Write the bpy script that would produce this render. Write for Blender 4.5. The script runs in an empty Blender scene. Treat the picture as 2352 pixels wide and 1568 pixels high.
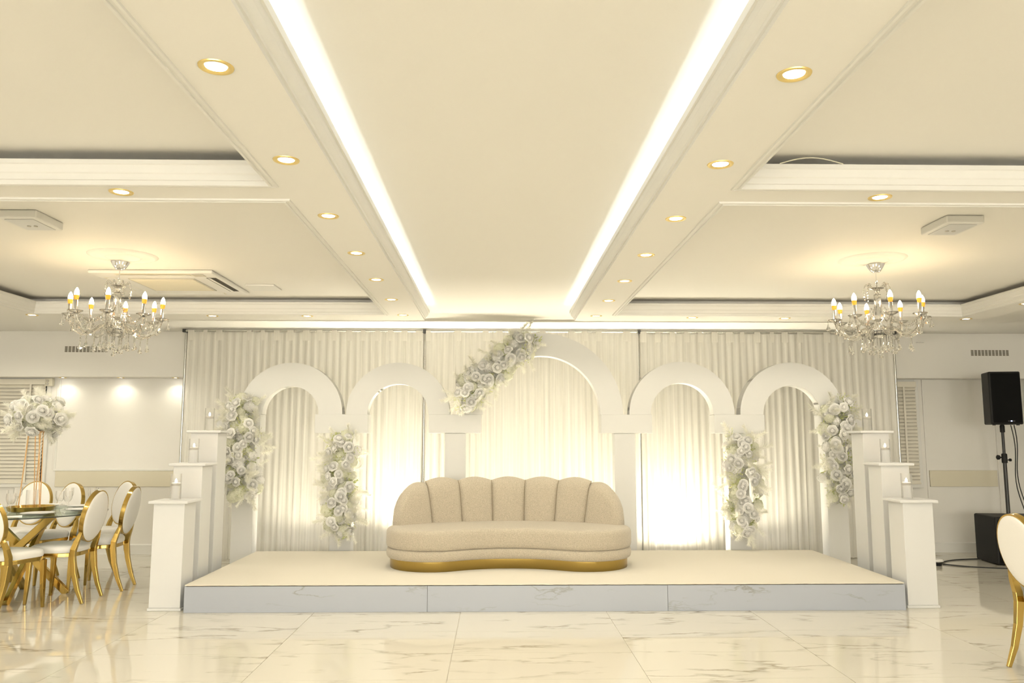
import bpy, bmesh, math, random
from mathutils import Vector, Matrix
random.seed(7)
PI = math.pi
scene = bpy.context.scene
COL = scene.collection

# ------------------------------------------------------------------ camera
CAM_H = 1.425
PITCH, YAW, ROLL = 0.11962, 0.0198, 0.0003
cam_data = bpy.data.cameras.new('camera')
cam_data.sensor_fit = 'HORIZONTAL'
cam_data.sensor_width = 36.0
cam_data.lens = 1850.0 * 36.0 / 2352.0
cam_data.clip_start = 0.05
cam_data.clip_end = 60
cam = bpy.data.objects.new('camera', cam_data)
COL.objects.link(cam)
fw = Vector((math.sin(YAW) * math.cos(PITCH), math.cos(YAW) * math.cos(PITCH), math.sin(PITCH)))
rt = Vector((math.cos(YAW), -math.sin(YAW), 0))
up = rt.cross(fw)
rt2 = rt * math.cos(ROLL) + up * math.sin(ROLL)
up2 = up * math.cos(ROLL) - rt * math.sin(ROLL)
M3 = Matrix((rt2, up2, -fw)).transposed()
cam.matrix_world = Matrix.Translation((0, 0, CAM_H)) @ M3.to_4x4()
scene.camera = cam

# ------------------------------------------------------------------ world, exposure, light levels
world = bpy.data.worlds.new('world')
scene.world = world
world.use_nodes = True
world.node_tree.nodes['Background'].inputs[0].default_value = (0.9, 0.85, 0.75, 1)
world.node_tree.nodes['Background'].inputs[1].default_value = 0.02
scene.view_settings.view_transform = 'Standard'
scene.view_settings.look = 'None'
scene.view_settings.exposure = 0.88
scene.view_settings.gamma = 1.0
scene.view_settings.use_curve_mapping = False

DOWNLIGHT_W = 9.5
DOWNLIGHT_COL = (1.0, 0.92, 0.745)
LED_STRENGTH = 38.0
LED_COL = (0.90, 0.97, 1.0)
BULB_STRENGTH = 45.0
UPLIGHT_W = 15.0
FILL_W = 135.0  # fill from lamps at the windows added behind the viewpoint
FILL_COL = (1.0, 0.95, 0.84)
UPLIGHT_COL = (1.0, 0.91, 0.70)
scene.cycles.max_bounces = 7
scene.cycles.diffuse_bounces = 3
scene.cycles.glossy_bounces = 3
scene.cycles.transmission_bounces = 6
scene.cycles.transparent_max_bounces = 10
scene.cycles.caustics_reflective = False
scene.cycles.caustics_refractive = False
scene.cycles.sample_clamp_indirect = 6.0
scene.cycles.adaptive_threshold = 0.03
scene.cycles.use_light_tree = False

# ------------------------------------------------------------------ materials
MATS = {}


def base_mat(name):
    m = bpy.data.materials.new(name)
    m.use_nodes = True
    nt = m.node_tree
    return m, nt, nt.nodes['Principled BSDF'], nt.nodes, nt.links


def coords(nt, kind='Object', scale=None):
    tc = nt.nodes.new('ShaderNodeTexCoord')
    out = tc.outputs[kind]
    if scale:
        mp = nt.nodes.new('ShaderNodeMapping')
        mp.inputs['Scale'].default_value = scale
        nt.links.new(out, mp.inputs[0])
        out = mp.outputs[0]
    return out


def simple(name, col, rough=0.5, metal=0.0, bump=0.0, bscale=60.0, var=0.0, spec=0.5, coat=0.0, sheen=0.0):
    m, nt, b, N, L = base_mat(name)
    b.inputs['Roughness'].default_value = rough
    b.inputs['Metallic'].default_value = metal
    b.inputs['Specular IOR Level'].default_value = spec
    b.inputs['Coat Weight'].default_value = coat
    b.inputs['Sheen Weight'].default_value = sheen
    noise = N.new('ShaderNodeTexNoise')
    noise.inputs['Scale'].default_value = bscale
    noise.inputs['Detail'].default_value = 4
    L.new(coords(nt), noise.inputs['Vector'])
    ramp = N.new('ShaderNodeMapRange')
    ramp.inputs['To Min'].default_value = 1 - var
    ramp.inputs['To Max'].default_value = 1 + var
    L.new(noise.outputs['Fac'], ramp.inputs['Value'])
    mul = N.new('ShaderNodeVectorMath')
    mul.operation = 'SCALE'
    mul.inputs[0].default_value = col
    L.new(ramp.outputs[0], mul.inputs['Scale'])
    L.new(mul.outputs[0], b.inputs['Base Color'])
    if bump > 0:
        bp = N.new('ShaderNodeBump')
        bp.inputs['Strength'].default_value = bump
        bp.inputs['Distance'].default_value = 0.004
        L.new(noise.outputs['Fac'], bp.inputs['Height'])
        L.new(bp.outputs[0], b.inputs['Normal'])
    MATS[name] = m
    return m


def emissive(name, col, strength, sampled=True):
    m, nt, b, N, L = base_mat(name)
    b.inputs['Base Color'].default_value = (0.8, 0.8, 0.8, 1)
    b.inputs['Emission Color'].default_value = (*col, 1)
    b.inputs['Emission Strength'].default_value = strength
    if not sampled:
        m.cycles.emission_sampling = 'NONE'
    MATS[name] = m
    return m


simple('paint', (0.84, 0.82, 0.77), 0.6, bump=0.03, bscale=180, var=0.012)
simple('ceiling_paint', (0.86, 0.84, 0.79), 0.65, bump=0.02, bscale=150, var=0.01)
simple('moulding', (0.80, 0.79, 0.75), 0.45, var=0.01)
simple('wall_paper', (0.83, 0.81, 0.76), 0.6, bump=0.08, bscale=250, var=0.02)
simple('beige_band', (0.72, 0.67, 0.53), 0.6, bump=0.05, bscale=200, var=0.02)
simple('white_gloss', (0.70, 0.70, 0.69), 0.3, var=0.008, bscale=8)
simple('arch_white', (0.66, 0.655, 0.63), 0.45, var=0.01, bscale=10)
simple('gold', (0.52, 0.36, 0.105), 0.18, metal=1.0, var=0.05, bscale=12)
simple('gold_pale', (0.88, 0.70, 0.30), 0.35, metal=1.0)
simple('gold_brushed', (0.40, 0.285, 0.085), 0.30, metal=1.0, bump=0.05, bscale=90, var=0.05)
simple('rose_gold', (0.86, 0.55, 0.28), 0.2, metal=1.0)
simple('chrome', (0.85, 0.86, 0.88), 0.06, metal=1.0)
simple('steel', (0.55, 0.55, 0.52), 0.25, metal=1.0)
simple('leather', (0.86, 0.84, 0.80), 0.35, bump=0.08, bscale=220, var=0.015)
simple('boucle', (0.475, 0.42, 0.33), 0.95, bump=1.0, bscale=130, var=0.42, sheen=0.3, spec=0.1)
simple('seam', (0.30, 0.25, 0.17), 0.9)
simple('carpet', (0.74, 0.69, 0.585), 0.95, bump=0.35, bscale=330, var=0.06, spec=0.1, sheen=0.2)
simple('grout', (0.66, 0.62, 0.54), 0.8)
simple('dark_gap', (0.10, 0.08, 0.06), 0.9)
simple('black_plastic', (0.008, 0.008, 0.008), 0.55, bump=0.2, bscale=260, spec=0.3)
simple('black_grille', (0.004, 0.004, 0.004), 0.8, bump=0.5, bscale=420, spec=0.15)
simple('black_metal', (0.02, 0.02, 0.02), 0.35)
simple('rubber', (0.02, 0.02, 0.02), 0.6)
simple('plastic_white', (0.80, 0.79, 0.75), 0.4)
simple('plastic_cream', (0.76, 0.72, 0.58), 0.45)
simple('ac_grille', (0.56, 0.53, 0.46), 0.6)
simple('blind', (0.78, 0.74, 0.64), 0.5, var=0.02, bscale=14)
simple('blind_tape', (0.80, 0.76, 0.66), 0.8)
simple('leaf', (0.46, 0.50, 0.20), 0.55, var=0.3, bscale=9)
simple('stem', (0.42, 0.44, 0.20), 0.6)
simple('wax', (0.92, 0.88, 0.80), 0.5)
simple('porcelain', (0.85, 0.85, 0.83), 0.15)
simple('napkin', (0.88, 0.87, 0.84), 0.9, bump=0.2, bscale=80)
simple('slot_dark', (0.06, 0.05, 0.035), 0.7)
simple('vent_dark', (0.16, 0.14, 0.10), 0.8)
emissive('downlight_lens', (1.0, 0.95, 0.86), 14.0, False)
emissive('led_strip', LED_COL, LED_STRENGTH)
emissive('bulb', (1.0, 0.76, 0.45), BULB_STRENGTH)
emissive('flame', (1.0, 0.74, 0.46), 60.0)
emissive('collar_glow', (1.0, 0.34, 0.03), 0.55, False).node_tree.nodes['Principled BSDF'].inputs['Base Color'].default_value = (0.75, 0.25, 0.02, 1)  # bulb light showing through the collar, put in as emission
emissive('blue_led', (0.35, 0.45, 1.0), 3.0, False)


def petal_mat(name, col, trans=0.35):
    m, nt, b, N, L = base_mat(name)
    out = nt.nodes['Material Output']
    d = N.new('ShaderNodeBsdfDiffuse')
    t = N.new('ShaderNodeBsdfTranslucent')
    mx = N.new('ShaderNodeMixShader')
    mx.inputs[0].default_value = trans
    info = N.new('ShaderNodeObjectInfo')
    hs = N.new('ShaderNodeHueSaturation')
    mr = N.new('ShaderNodeMapRange')
    mr.inputs['To Min'].default_value = 0.90
    mr.inputs['To Max'].default_value = 1.06
    L.new(info.outputs['Random'], mr.inputs['Value'])
    L.new(mr.outputs[0], hs.inputs['Value'])
    hs.inputs['Color'].default_value = (*col, 1)
    L.new(hs.outputs[0], d.inputs[0])
    L.new(hs.outputs[0], t.inputs[0])
    L.new(d.outputs[0], mx.inputs[1])
    L.new(t.outputs[0], mx.inputs[2])
    L.new(mx.outputs[0], out.inputs[0])
    MATS[name] = m
    return m


petal_mat('petal', (0.97, 0.96, 0.93), 0.35)
petal_mat('floret', (0.97, 0.97, 0.84), 0.5)
petal_mat('pampas', (0.97, 0.96, 0.88), 0.5)
petal_mat('leaf_soft', (0.74, 0.77, 0.40), 0.45)


def glass_mat(name, col=(1, 1, 1), rough=0.0, ior=1.45, trans_mix=0.0):
    m, nt, b, N, L = base_mat(name)
    b.inputs['Base Color'].default_value = (*col, 1)
    b.inputs['Roughness'].default_value = rough
    b.inputs['IOR'].default_value = ior
    b.inputs['Transmission Weight'].default_value = 1.0
    if trans_mix > 0:
        out = nt.nodes['Material Output']
        t = N.new('ShaderNodeBsdfTransparent')
        t.inputs[0].default_value = (*col, 1)
        mx = N.new('ShaderNodeMixShader')
        mx.inputs[0].default_value = trans_mix
        L.new(b.outputs[0], mx.inputs[1])
        L.new(t.outputs[0], mx.inputs[2])
        L.new(mx.outputs[0], out.inputs[0])
    MATS[name] = m
    return m


glass_mat('crystal', (1, 0.99, 0.96), 0.02, 1.5, 0.15)
glass_mat('glass_thin', (1, 1, 1), 0.0, 1.25, 0.78)
glass_mat('glass_table', (0.80, 0.88, 0.84), 0.0, 1.35, 0.5)
glass_mat('water', (1, 1, 1), 0.0, 1.25, 0.8)
glass_mat('window_glass', (0.5, 0.55, 0.55), 0.0, 1.3, 0.2)


def sheer_mat():
    m, nt, b, N, L = base_mat('sheer')
    out = nt.nodes['Material Output']
    d = N.new('ShaderNodeBsdfDiffuse')
    t = N.new('ShaderNodeBsdfTranslucent')
    tr = N.new('ShaderNodeBsdfTransparent')
    for n in (d, t):
        n.inputs[0].default_value = (0.90, 0.88, 0.82, 1)
    m1 = N.new('ShaderNodeMixShader')
    m1.inputs[0].default_value = 0.35
    m2 = N.new('ShaderNodeMixShader')
    # weave: fine vertical thread variation of the cloth density
    no = N.new('ShaderNodeTexNoise')
    no.inputs['Scale'].default_value = 1.0
    no.inputs['Detail'].default_value = 3
    L.new(coords(nt, 'Object', (38, 38, 0.6)), no.inputs['Vector'])
    mr = N.new('ShaderNodeMapRange')
    mr.inputs['From Min'].default_value = 0.3
    mr.inputs['From Max'].default_value = 0.7
    mr.inputs['To Min'].default_value = 0.70
    mr.inputs['To Max'].default_value = 0.90
    L.new(no.outputs['Fac'], mr.inputs['Value'])
    L.new(mr.outputs[0], m2.inputs[0])
    L.new(d.outputs[0], m1.inputs[1])
    L.new(t.outputs[0], m1.inputs[2])
    L.new(tr.outputs[0], m2.inputs[1])
    L.new(m1.outputs[0], m2.inputs[2])
    L.new(m2.outputs[0], out.inputs[0])
    MATS['sheer'] = m


sheer_mat()


def marble_mat(name, base, vein, scale, stretch, rough, spec, thresh, amount, rand=True, rot=(0, 0, 0.10), warp=0.35):
    """polished stone: long broken veins that run mostly along X, different on each tile"""
    m, nt, b, N, L = base_mat(name)
    tc = N.new('ShaderNodeTexCoord')
    info = N.new('ShaderNodeObjectInfo')
    off = N.new('ShaderNodeVectorMath')
    off.operation = 'SCALE'
    off.inputs[0].default_value = (37.0, 53.0, 19.0)
    L.new(info.outputs['Random'], off.inputs['Scale'])
    add = N.new('ShaderNodeVectorMath')
    add.operation = 'ADD'
    L.new(tc.outputs['Object'], add.inputs[0])
    if rand:
        L.new(off.outputs[0], add.inputs[1])
    mp = N.new('ShaderNodeMapping')
    mp.inputs['Scale'].default_value = stretch
    mp.inputs['Rotation'].default_value = rot
    L.new(add.outputs[0], mp.inputs[0])
    # warp
    w = N.new('ShaderNodeTexNoise')
    w.inputs['Scale'].default_value = scale * 0.9
    w.inputs['Detail'].default_value = 5
    L.new(mp.outputs[0], w.inputs['Vector'])
    wm = N.new('ShaderNodeVectorMath')
    wm.operation = 'MULTIPLY_ADD'
    wm.inputs[1].default_value = (warp, warp, warp)
    L.new(w.outputs['Color'], wm.inputs[0])
    L.new(mp.outputs[0], wm.inputs[2])
    v = N.new('ShaderNodeTexNoise')
    v.inputs['Scale'].default_value = scale
    v.inputs['Detail'].default_value = 7
    v.inputs['Roughness'].default_value = 0.55
    L.new(wm.outputs[0], v.inputs['Vector'])
    # ridge = 1-|2n-1|
    a = N.new('ShaderNodeMath'); a.operation = 'SUBTRACT'; a.inputs[1].default_value = 0.5
    L.new(v.outputs['Fac'], a.inputs[0])
    ab = N.new('ShaderNodeMath'); ab.operation = 'ABSOLUTE'
    L.new(a.outputs[0], ab.inputs[0])
    mr = N.new('ShaderNodeMapRange')
    mr.inputs['From Min'].default_value = 0.0
    mr.inputs['From Max'].default_value = thresh
    mr.inputs['To Min'].default_value = 1.0
    mr.inputs['To Max'].default_value = 0.0
    L.new(ab.outputs[0], mr.inputs['Value'])
    # break the veins up
    br = N.new('ShaderNodeTexNoise')
    br.inputs['Scale'].default_value = scale * 1.3
    br.inputs['Detail'].default_value = 3
    L.new(mp.outputs[0], br.inputs['Vector'])
    brr = N.new('ShaderNodeMapRange')
    brr.inputs['From Min'].default_value = 0.48
    brr.inputs['From Max'].default_value = 0.66
    L.new(br.outputs['Fac'], brr.inputs['Value'])
    mul = N.new('ShaderNodeMath'); mul.operation = 'MULTIPLY'
    L.new(mr.outputs[0], mul.inputs[0])
    L.new(brr.outputs[0], mul.inputs[1])
    mul2 = N.new('ShaderNodeMath'); mul2.operation = 'MULTIPLY'
    mul2.inputs[1].default_value = amount
    L.new(mul.outputs[0], mul2.inputs[0])
    mix = N.new('ShaderNodeMix')
    mix.data_type = 'RGBA'
    mix.inputs[6].default_value = (*base, 1)
    mix.inputs[7].default_value = (*vein, 1)
    L.new(mul2.outputs[0], mix.inputs[0])
    L.new(mix.outputs[2], b.inputs['Base Color'])
    b.inputs['Roughness'].default_value = rough
    b.inputs['Specular IOR Level'].default_value = spec
    MATS[name] = m


marble_mat('floor_marble', (0.71, 0.675, 0.585), (0.30, 0.26, 0.18), 1.05, (1.0, 3.4, 1.0), 0.04, 0.62, 0.030, 0.95)
marble_mat('stage_marble', (0.41, 0.435, 0.49), (0.27, 0.27, 0.24), 1.3, (0.9, 1.0, 3.2), 0.30, 0.4, 0.014, 0.9, True, (0, -0.75, 0), 0.18)


# ------------------------------------------------------------------ mesh helpers
class MB:
    def __init__(self):
        self.v = []
        self.f = []
        self.mi = []

    def add(self, verts, faces, mi=0):
        n = len(self.v)
        self.v += [tuple(p) for p in verts]
        self.f += [tuple(i + n for i in f) for f in faces]
        self.mi += [mi] * len(faces)
        return self

    def box(self, x0, x1, y0, y1, z0, z1, mi=0):
        v = [(x0, y0, z0), (x1, y0, z0), (x1, y1, z0), (x0, y1, z0), (x0, y0, z1), (x1, y0, z1), (x1, y1, z1), (x0, y1, z1)]
        f = [(0, 3, 2, 1), (4, 5, 6, 7), (0, 1, 5, 4), (1, 2, 6, 5), (2, 3, 7, 6), (3, 0, 4, 7)]
        return self.add(v, f, mi)

    def lathe(self, prof, segs=24, c=(0, 0, 0), mi=0, cap=True):
        v, f = [], []
        n = len(prof)
        for i in range(segs):
            a = 2 * PI * i / segs
            for r, z in prof:
                v.append((c[0] + r * math.cos(a), c[1] + r * math.sin(a), c[2] + z))
        for i in range(segs):
            j = (i + 1) % segs
            for k in range(n - 1):
                f.append((i * n + k, j * n + k, j * n + k + 1, i * n + k + 1))
        if cap:
            if prof[0][0] > 1e-6:
                f.append(tuple(i * n for i in range(segs))[::-1])
            if prof[-1][0] > 1e-6:
                f.append(tuple(i * n + n - 1 for i in range(segs)))
        return self.add(v, f, mi)

    def tube(self, pts, rad, segs=8, mi=0, cap=True, flat=None):
        pts = [Vector(p) for p in pts]
        n = len(pts)
        rads = rad if isinstance(rad, (list, tuple)) else [rad] * n
        v, f = [], []
        t0 = (pts[1] - pts[0]).normalized()
        ref = Vector((0, 0, 1)) if abs(t0.z) < 0.9 else Vector((1, 0, 0))
        nrm = (ref - t0 * ref.dot(t0)).normalized()
        for i, p in enumerate(pts):
            if i == 0:
                t = t0
            elif i == n - 1:
                t = (pts[i] - pts[i - 1]).normalized()
            else:
                t = (pts[i + 1] - pts[i - 1]).normalized()
            nrm = (nrm - t * nrm.dot(t))
            nrm = nrm.normalized() if nrm.length > 1e-8 else t.orthogonal().normalized()
            bn = t.cross(nrm)
            for k in range(segs):
                a = 2 * PI * k / segs + PI / segs
                v.append(p + (nrm * math.cos(a) + bn * math.sin(a)) * rads[i])
        for i in range(n - 1):
            for k in range(segs):
                k2 = (k + 1) % segs
                f.append((i * segs + k, i * segs + k2, (i + 1) * segs + k2, (i + 1) * segs + k))
        if cap:
            f.append(tuple(range(segs))[::-1])
            f.append(tuple((n - 1) * segs + k for k in range(segs)))
        return self.add(v, f, mi)

    def bar(self, pts, w, h, side=None, mi=0):
        """rectangular bar along pts; w,h (numbers or lists) across; side = direction of w"""
        pts = [Vector(p) for p in pts]
        n = len(pts)
        ws = w if isinstance(w, (list, tuple)) else [w] * n
        hs = h if isinstance(h, (list, tuple)) else [h] * n
        v, f = [], []
        for i, p in enumerate(pts):
            t = (pts[min(i + 1, n - 1)] - pts[max(i - 1, 0)]).normalized()
            s = Vector(side) if side else (Vector((1, 0, 0)) if abs(t.x) < 0.9 else Vector((0, 1, 0)))
            s = (s - t * s.dot(t)).normalized()
            q = t.cross(s)
            for a, b in ((-1, -1), (1, -1), (1, 1), (-1, 1)):
                v.append(p + s * a * ws[i] / 2 + q * b * hs[i] / 2)
        for i in range(n - 1):
            for k in range(4):
                k2 = (k + 1) % 4
                f.append((i * 4 + k, i * 4 + k2, (i + 1) * 4 + k2, (i + 1) * 4 + k))
        f.append((3, 2, 1, 0))
        f.append(tuple((n - 1) * 4 + k for k in range(4)))
        return self.add(v, f, mi)

    def prism(self, poly, axis, a0, a1, mi=0):
        """extrude 2D polygon along axis: 'y' poly in (x,z); 'z' poly in (x,y); 'x' poly in (y,z)"""
        n = len(poly)

        def P(p, a):
            if axis == 'y':
                return (p[0], a, p[1])
            if axis == 'z':
                return (p[0], p[1], a)
            return (a, p[0], p[1])
        v = [P(p, a0) for p in poly] + [P(p, a1) for p in poly]
        f = [tuple(range(n)), tuple(range(2 * n - 1, n - 1, -1))]
        for i in range(n):
            j = (i + 1) % n
            f.append((i, i + n, j + n, j))
        return self.add(v, f, mi)

    def sphere(self, c, r, segs=10, rings=6, sc=(1, 1, 1), mi=0):
        prof = []
        v, f = [], []
        for i in range(rings + 1):
            a = PI * i / rings - PI / 2
            for k in range(segs):
                b = 2 * PI * k / segs
                v.append((c[0] + r * sc[0] * math.cos(a) * math.cos(b), c[1] + r * sc[1] * math.cos(a) * math.sin(b), c[2] + r * sc[2] * math.sin(a)))
        for i in range(rings):
            for k in range(segs):
                k2 = (k + 1) % segs
                f.append((i * segs + k, i * segs + k2, (i + 1) * segs + k2, (i + 1) * segs + k))
        return self.add(v, f, mi)

    def mesh(self, name, mats, smooth=False, fix=True):
        me = bpy.data.meshes.new(name)
        me.from_pydata(self.v, [], self.f)
        for m in (mats if isinstance(mats, (list, tuple)) else [mats]):
            me.materials.append(MATS[m])
        for p, i in zip(me.polygons, self.mi):
            p.material_index = i
        if fix:
            bm = bmesh.new()
            bm.from_mesh(me)
            bmesh.ops.remove_doubles(bm, verts=bm.verts, dist=1e-6)
            bmesh.ops.recalc_face_normals(bm, faces=bm.faces)
            bm.to_mesh(me)
            bm.free()
        if smooth:
            for p in me.polygons:
                p.use_smooth = True
            if smooth != 'all':
                me.set_sharp_from_angle(angle=math.radians(smooth if smooth is not True else 40))
        me.update()
        return me

    def build(self, name, mats, parent=None, smooth=False, bevel=0.0, seg=2, fix=True):
        o = bpy.data.objects.new(name, self.mesh(name, mats, smooth, fix))
        COL.objects.link(o)
        o.parent = parent
        if bevel > 0:
            md = o.modifiers.new('bevel', 'BEVEL')
            md.width = bevel
            md.segments = seg
            md.limit_method = 'ANGLE'
            md.angle_limit = math.radians(35)
        return o


def link(name, me, parent=None, loc=(0, 0, 0), rot=(0, 0, 0), scale=(1, 1, 1)):
    o = bpy.data.objects.new(name, me)
    COL.objects.link(o)
    o.parent = parent
    o.location = loc
    o.rotation_euler = rot
    o.scale = scale
    return o


def tag(o, label=None, cat=None, group=None, kind=None):
    if label:
        o['label'] = label
    if cat:
        o['category'] = cat
    if group:
        o['group'] = group
    if kind:
        o['kind'] = kind
    return o


def thing(name, label, cat, loc=(0, 0, 0), rz=0.0, group=None):
    o = bpy.data.objects.new(name, None)
    COL.objects.link(o)
    o.empty_display_size = 0.1
    o.location = loc
    o.rotation_euler = (0, 0, rz)
    return tag(o, label, cat, group)


def copy_tree(o, parent=None):
    c = o.copy()
    COL.objects.link(c)
    c.parent = parent
    for ch in [x for x in o.children]:
        copy_tree(ch, c)
    return c


def arc(cx, cz, r, a0, a1, n):
    return [(cx + r * math.cos(a0 + (a1 - a0) * i / n), cz + r * math.sin(a0 + (a1 - a0) * i / n)) for i in range(n + 1)]


def area_light(name, parent, loc, power, col, size, rot=(0, 0, 0), spread=None):
    ld = bpy.data.lights.new(name, 'AREA')
    ld.shape = 'DISK'
    ld.size = size
    ld.energy = power
    ld.color = col
    if spread:
        ld.spread = spread
    o = bpy.data.objects.new(name, ld)
    COL.objects.link(o)
    o.parent = parent
    o.location = loc
    o.rotation_euler = rot
    return o


def spot_light(name, parent, loc, power, col, radius=0.03, size=165, blend=0.35, rot=(0, 0, 0)):
    ld = bpy.data.lights.new(name, 'SPOT')
    ld.spot_size = math.radians(size)
    ld.spot_blend = blend
    ld.shadow_soft_size = radius
    ld.energy = power
    ld.color = col
    o = bpy.data.objects.new(name, ld)
    COL.objects.link(o)
    o.parent = parent
    o.location = loc
    o.rotation_euler = rot
    return o


# ================================================================== ROOM
X0, X1, YF, YB = -6.7, 6.8, -8.0, 10.3
ZC, ZB = 2.75, 2.60                      # ceiling, underside of the dropped frames
STAGE = (-2.565, 3.435, 6.887, 8.887, 0.224)

floor = tag(MB().box(X0, X1, YF, YB, -0.10, -0.004).build('floor', 'grout'), 'polished cream marble tile floor with grey-brown veins', 'floor', kind='structure')
tile_me = MB().box(-0.600, 0.600, -0.2988, 0.2988, -0.008, 0.0).mesh('tile', 'floor_marble')
nx0 = math.floor((X0 + 0.288) / 1.204)
for ix in range(nx0, 7):
    for iy in range(5, 22):
        cx = -0.288 + 1.204 * ix + 0.602
        cy = -2.2 + 0.6 * iy - 0.3
        if cx - 0.6 < X0 or cx + 0.6 > X1 + 0.6 or cy + 0.3 > YB + 0.3:
            continue
        # tiles nobody can see (far beside or behind the picture) are left to the slab
        if cy < 3.2 or abs(cx) > 1.0 + cy * 0.66 + 0.7:
            continue
        link('tile', tile_me, floor, (cx, cy, 0))
# plain continuation of the floor behind the camera and beside it
back_floor = MB().box(X0, X1, YF, 3.2 - 0.6, -0.004, -0.001).build('floor_slab', 'floor_marble', floor)

ceiling = tag(MB().box(X0, X1, YF, YB, ZC, ZC + 0.1).build('ceiling', 'ceiling_paint'), 'cream ceiling with dropped frames', 'ceiling', kind='structure')
for nm, b in (('wall_left', (X0 - 0.1, X0, YF, YB)), ('wall_right', (X1, X1 + 0.1, YF, YB)), ('wall_front', (X0 - .1, X1 + .1, YF - 0.1, YF))):
    tag(MB().box(*b, -0.1, ZC + 0.1).build(nm, 'paint'), 'plain cream painted wall', 'wall', kind='structure')
wall_back = tag(MB().box(X0 - .1, X1 + .1, YB, YB + 0.12, -0.1, ZC + 0.1).build('wall_back', 'wall_paper'), 'cream panelled back wall behind the sheer drapes', 'wall', kind='structure')
duct = tag(MB().box(X0, X1, 10.05, YB, 2.18, ZC).build('trim_1', 'paint', bevel=0.004), 'boxed-in duct along the top of the back wall', 'trim', kind='structure')
bb = tag(MB().prism([(YB - 0.018, 0.0), (YB, 0.0), (YB, 0.125), (YB - 0.008, 0.125), (YB - 0.018, 0.112)], 'x', X0, X1).build('baseboard_back', 'moulding'), 'low cream skirting board', 'baseboard', kind='structure')

# --- panelling on the back wall (parts of the wall)
def wall_box(name, x0, x1, z0, z1, d, mat='wall_paper', bev=0.004):
    return MB().box(x0, x1, YB - d, YB + 0.01, z0, z1).build(name, mat, wall_back, bevel=bev)


wall_box('wall_panel', -5.545, -3.30, 1.035, 2.18, 0.012)
wall_box('panel_moulding', -5.52, -3.30, 1.020, 1.046, 0.028, 'moulding')
wall_box('panel_moulding', -5.52, -5.495, 1.046, 2.18, 0.022, 'moulding')
wall_box('dado_board', -5.495, -3.30, 0.825, 1.020, 0.02, 'beige_band')
wall_box('dado_board', 5.53, 6.40, 0.817, 1.020, 0.02, 'beige_band')
wall_box('panel_moulding', 5.495, 5.52, 0.125, 2.18, 0.018, 'wall_paper')
wall_box('panel_moulding', 6.42, 6.445, 0.125, 2.18, 0.018, 'wall_paper')
wall_box('wall_panel', 5.52, 6.42, 1.02, 2.18, 0.008)

# --- windows with closed venetian blinds
slat_cache = {}


def window(n, x0, x1, z0, z1, label, blab, tapes, nsl=None):
    w = thing('window_%d' % n, label, 'window', (0, 0, 0))
    w['kind'] = 'structure'
    m = MB()
    t = 0.045
    m.box(x0 - t, x0, YB - 0.035, YB, z0 - t, z1 + t)
    m.box(x1, x1 + t, YB - 0.035, YB, z0 - t, z1 + t)
    m.box(x0, x1, YB - 0.035, YB, z1, z1 + t)
    m.box(x0, x1, YB - 0.05, YB, z0 - t, z0)
    m.build('window_frame', 'moulding', w, bevel=0.003)
    MB().box(x0, x1, YB - 0.006, YB - 0.001, z0, z1).build('pane', 'window_glass', w)
    b = thing('venetian_blind', blab, 'blind', ((x0 + x1) / 2, YB - 0.05, z0), group='venetian blinds on the back wall')
    W = x1 - x0
    H = z1 - z0
    MB().box(-W / 2, W / 2, -0.03, 0.03, H - 0.07, H).build('head_rail', 'blind', b, bevel=0.004)
    MB().box(-W / 2, W / 2, -0.018, 0.018, 0.0, 0.02).build('bottom_rail', 'blind', b, bevel=0.004)
    key = round(W, 3)
    if key not in slat_cache:
        mm = MB()
        a = math.radians(62)
        c, s = math.cos(a), math.sin(a)
        pr = []
        for u in (-1, -0.35, 0.35, 1):
            y, z = u * 0.025, 0.003 * (1 - u * u)
            pr.append((y * c - z * s, y * s + z * c))
        pr2 = [(y + 0.0018, z + 0.001) for y, z in pr[::-1]]
        mm.prism(pr + pr2, 'x', -W / 2 + 0.004, W / 2 - 0.004)
        slat_cache[key] = mm.mesh('slat', 'blind')
    N_ = nsl or int((H - 0.09) / 0.045)
    for i in range(N_):
        link('slat', slat_cache[key], b, (0, 0, 0.04 + i * (H - 0.13) / (N_ - 1)))
    for tx in tapes:
        MB().box(tx - 0.012, tx + 0.012, -0.029, -0.027, 0.01, H - 0.06).build('ladder_tape', 'blind_tape', b)
    return w, b


window(1, -6.62, -5.66, 0.87, 2.165, 'window behind the flower centrepiece, mostly hidden by its blind', 'closed cream venetian blind behind the tall flower centrepiece', [-0.13, 0.30], 27)
window(2, 5.02, 5.39, 0.85, 2.15, 'narrow window beside the drape edge near the loudspeaker', 'narrow closed venetian blind between drape and speaker', [0.02], 27)
window(3, 2.02, 2.98, 0.85, 2.0, 'window veiled by the sheer drape behind the fourth arch', 'venetian blind seen faintly through the drape in the fourth arch', [-0.25, 0.25], 26)
window(4, 3.42, 4.30, 0.85, 2.0, 'window veiled by the sheer drape behind the fifth arch', 'venetian blind seen faintly through the drape in the fifth arch', [-0.25, 0.25], 26)

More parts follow.
